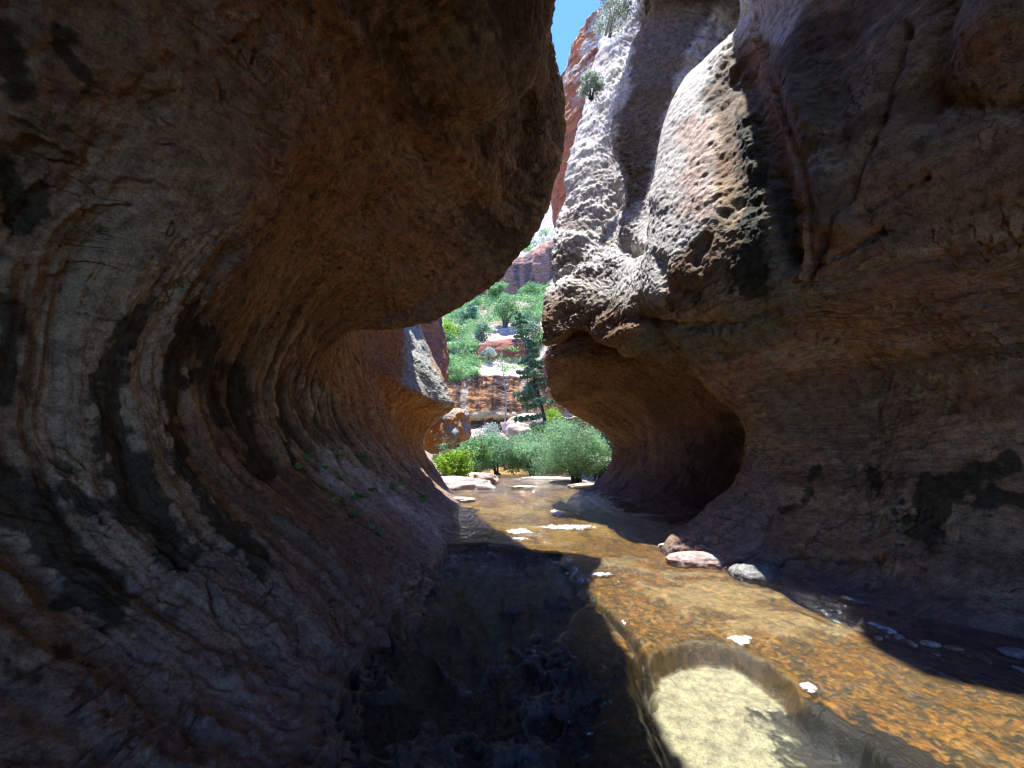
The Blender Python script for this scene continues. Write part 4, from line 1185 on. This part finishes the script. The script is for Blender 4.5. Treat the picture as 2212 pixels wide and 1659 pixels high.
p = at(1088, 930, 40)
bare("dead_tree", tuple(p), size_at(185, 40), size_at(46, 40), "bare bleached dead tree standing before the streaked cliff", "dead tree", nb_=55)
# slope trees on the terrace above the cliffs
SLOPE = [
    (1090, 718, 64, 62, 85, M_OAK, "round-headed juniper with a forked trunk on the upper terrace", "tree", 3500, .30, .35),
    (1040, 745, 58, 30, 60, M_CON, "small dark juniper at the left end of the red block cliff", "tree", 2000, .26, .1),
    (1135, 760, 55, 55, 110, M_CON, "dark juniper right of the red block cliff", "tree", 3500, .28, .1),
    (968, 840, 44, 60, 80, M_OAK, "shrubby tree at the left end of the streaked cliff", "tree", 3000, .22, .1),
    (965, 745, 62, 50, 60, M_LIME, "yellow-green tree beside the red pillar under the overhang", "tree", 2500, .30, .0),
    (1080, 655, 90, 60, 50, M_OAK, "green tree clump at the foot of the upper red cliff", "tree", 3000, .40, .0),
    (1150, 655, 90, 75, 45, M_OAK, "broad bright green tree clump right below the upper red cliff", "tree", 3500, .40, .0),
    (1055, 775, 52, 40, 26, M_GREYLEAF, "low grey-green shrub on the pale ledge over the streaked cliff", "shrub", 1200, .24, .0),
    (1010, 700, 75, 50, 50, M_CON, "dark tree near the left rim of the overhang on the slope", "tree", 2500, .36, .0),
    (1160, 552, 110, 22, 26, M_CON, "small dark pine on the ledge above the upper red cliff", "pine", 900, .45, .1),
    (1144, 553, 110, 14, 22, M_CON, "smallest dark pine left on the ledge above the upper red cliff", "pine", 600, .45, .1),
]
for a, bq, Y_, w_, h_, mt, lab, cat, n_, lf, th_ in SLOPE:
    p = at(a, bq, Y_)
    bush(cat, tuple(p), size_at(w_, Y_), size_at(h_, Y_), mt, lab, cat, n=n_, leaf=lf, clumps=16, trunk_h=th_ * size_at(h_, Y_))

# scrub mass that covers the terraces
def scrub(n, su_lo, su_hi, px_lo, px_hi, py_lo, py_hi, seed, thr):
    sx, sy = project(HG)
    m = (HSU > su_lo) & (HSU < su_hi) & (sx > px_lo) & (sx < px_hi) & (sy > py_lo) & (sy < py_hi) & (fbm(HG, .16, 3, seed) > thr)
    idx = np.argwhere(m)
    if not len(idx): return np.zeros((0, 3))
    k = idx[R.randint(0, len(idx), n)]
    return HG[k[:, 0], k[:, 1]]


cl = np.concatenate([scrub(800, 13.4, 15.7, 900, 1260, 560, 760, 180, -.35), scrub(380, 8.6, 13.4, 930, 1030, 700, 840, 181, -.6), scrub(60, 9, 11.6, 1030, 1200, 700, 815, 182, .1), scrub(200, .5, 3.2, 960, 1300, 900, 1010, 183, -.6), scrub(30, 17.4, 18.6, 1100, 1200, 500, 600, 184, -.8), scrub(25, 9, 16, 1150, 1230, 560, 760, 185, -.3)])
pos, tn, szs = [], [], []
for q in cl:
    s = q[1] / 430 * K_ * R.uniform(5, 13)
    k = 75
    v = R.randn(k, 3); v /= np.linalg.norm(v, axis=1, keepdims=True); v *= R.uniform(.5, 1, (k, 1))
    lump = 1 + .4 * np.sin(v[:, :1] * 7 + q[0]) * np.cos(v[:, 2:] * 6)
    pos.append(q + v * lump * s * np.array([1.1, 1.1, .85]) + np.array([0, 0, s * .6])); tn.append(np.full(k, R.rand()) * .6 + R.rand(k) * .4); szs.append(np.full(k, s))
pos = np.concatenate(pos); tn = np.concatenate(tn); szs = np.concatenate(szs)
V, Fc = leaves(pos, 1.0)
cen = np.repeat(pos, 4, 0)
V = cen + (V - cen) * np.repeat(szs * .42, 4)[:, None]
o = mesh_obj("hillside_scrub", V, Fc, M_OAK, smooth=False, attrs={"tint": np.repeat(tn, 4)})
tag(o, "continuous green scrub covering the terraces of the far slope", "scrub", kind="stuff")

# sage tuft and hanging branches on the right buttress rim
p = at(1282, 185, 12.0)
bush("sage_bush", tuple(p + np.array([-.1, 0, -.4])), 0.8, 1.0, M_GREYLEAF, "silvery sage bush clinging to the buttress edge beside the orange dome", "bush", n=2500, leaf=.08, clumps=14, hollow=.2)
p = at(1312, 45, 13.6)
bush("rim_shrub", tuple(p + np.array([.1, 0, -.5])), 1.5, 1.7, M_GREYLEAF, "wispy grey-green shrub hanging at the rim against the blue sky", "shrub", n=3000, leaf=.09, clumps=20, hollow=.1, nstem=4, bark=M_DEAD)
bare("dead_branches", tuple(at(965, 985, 20.3)), 1.0, 1.5, "pale bare branches caught below the jagged rock block", "branches", nb_=30, rad=.016, curl=.6)

# small plants rooted in the fluted wall
lpx, lpy = None, None
TUFTS = [(660, 990), (700, 1010), (735, 1035), (690, 1050), (745, 1090), (770, 1075), (720, 1085), (800, 1060), (800, 1140), (820, 1150), (845, 1050), (905, 1085), (640, 1010), (780, 990), (870, 1045), (760, 1110), (790, 945), (730, 985), (915, 1075)]
GL = np.array(LS)
gl, su_l, tv_l = None, None, None
me = left.data
co = np.empty(len(me.vertices) * 3, np.float32); me.vertices.foreach_get("co", co); co = co.reshape(-1, 3)
lx, ly = project(co)
ok = (co[:, 1] > 3) & (co[:, 1] < 20) & (co[:, 2] < 5)
for i, (a, bq) in enumerate(TUFTS):
    dd_ = np.where(ok, (lx - a) ** 2 + (ly - bq) ** 2 + co[:, 1] * .5, 1e9)
    q = co[np.argmin(dd_)]
    n_ = 46
    s = .009 * q[1] * R.uniform(.7, 1.3)
    pos = np.clip(R.randn(n_, 3), -1.6, 1.6) * s * .45 * np.array([1.0, .8, .6]) + np.array([.03, -.03, .02])
    V, Fc = leaves(pos, s * 1.1, 1.5)
    o = mesh_obj("wall_plant", V, Fc, M_OAK, smooth=False, attrs={"tint": np.repeat(R.rand(n_), 4)})
    o.location = tuple(q)
    tag(o, "small green plant tuft rooted in the fluted left wall", "plant", "plant tufts on the fluted left wall")
print("total script", time.time() - T0)
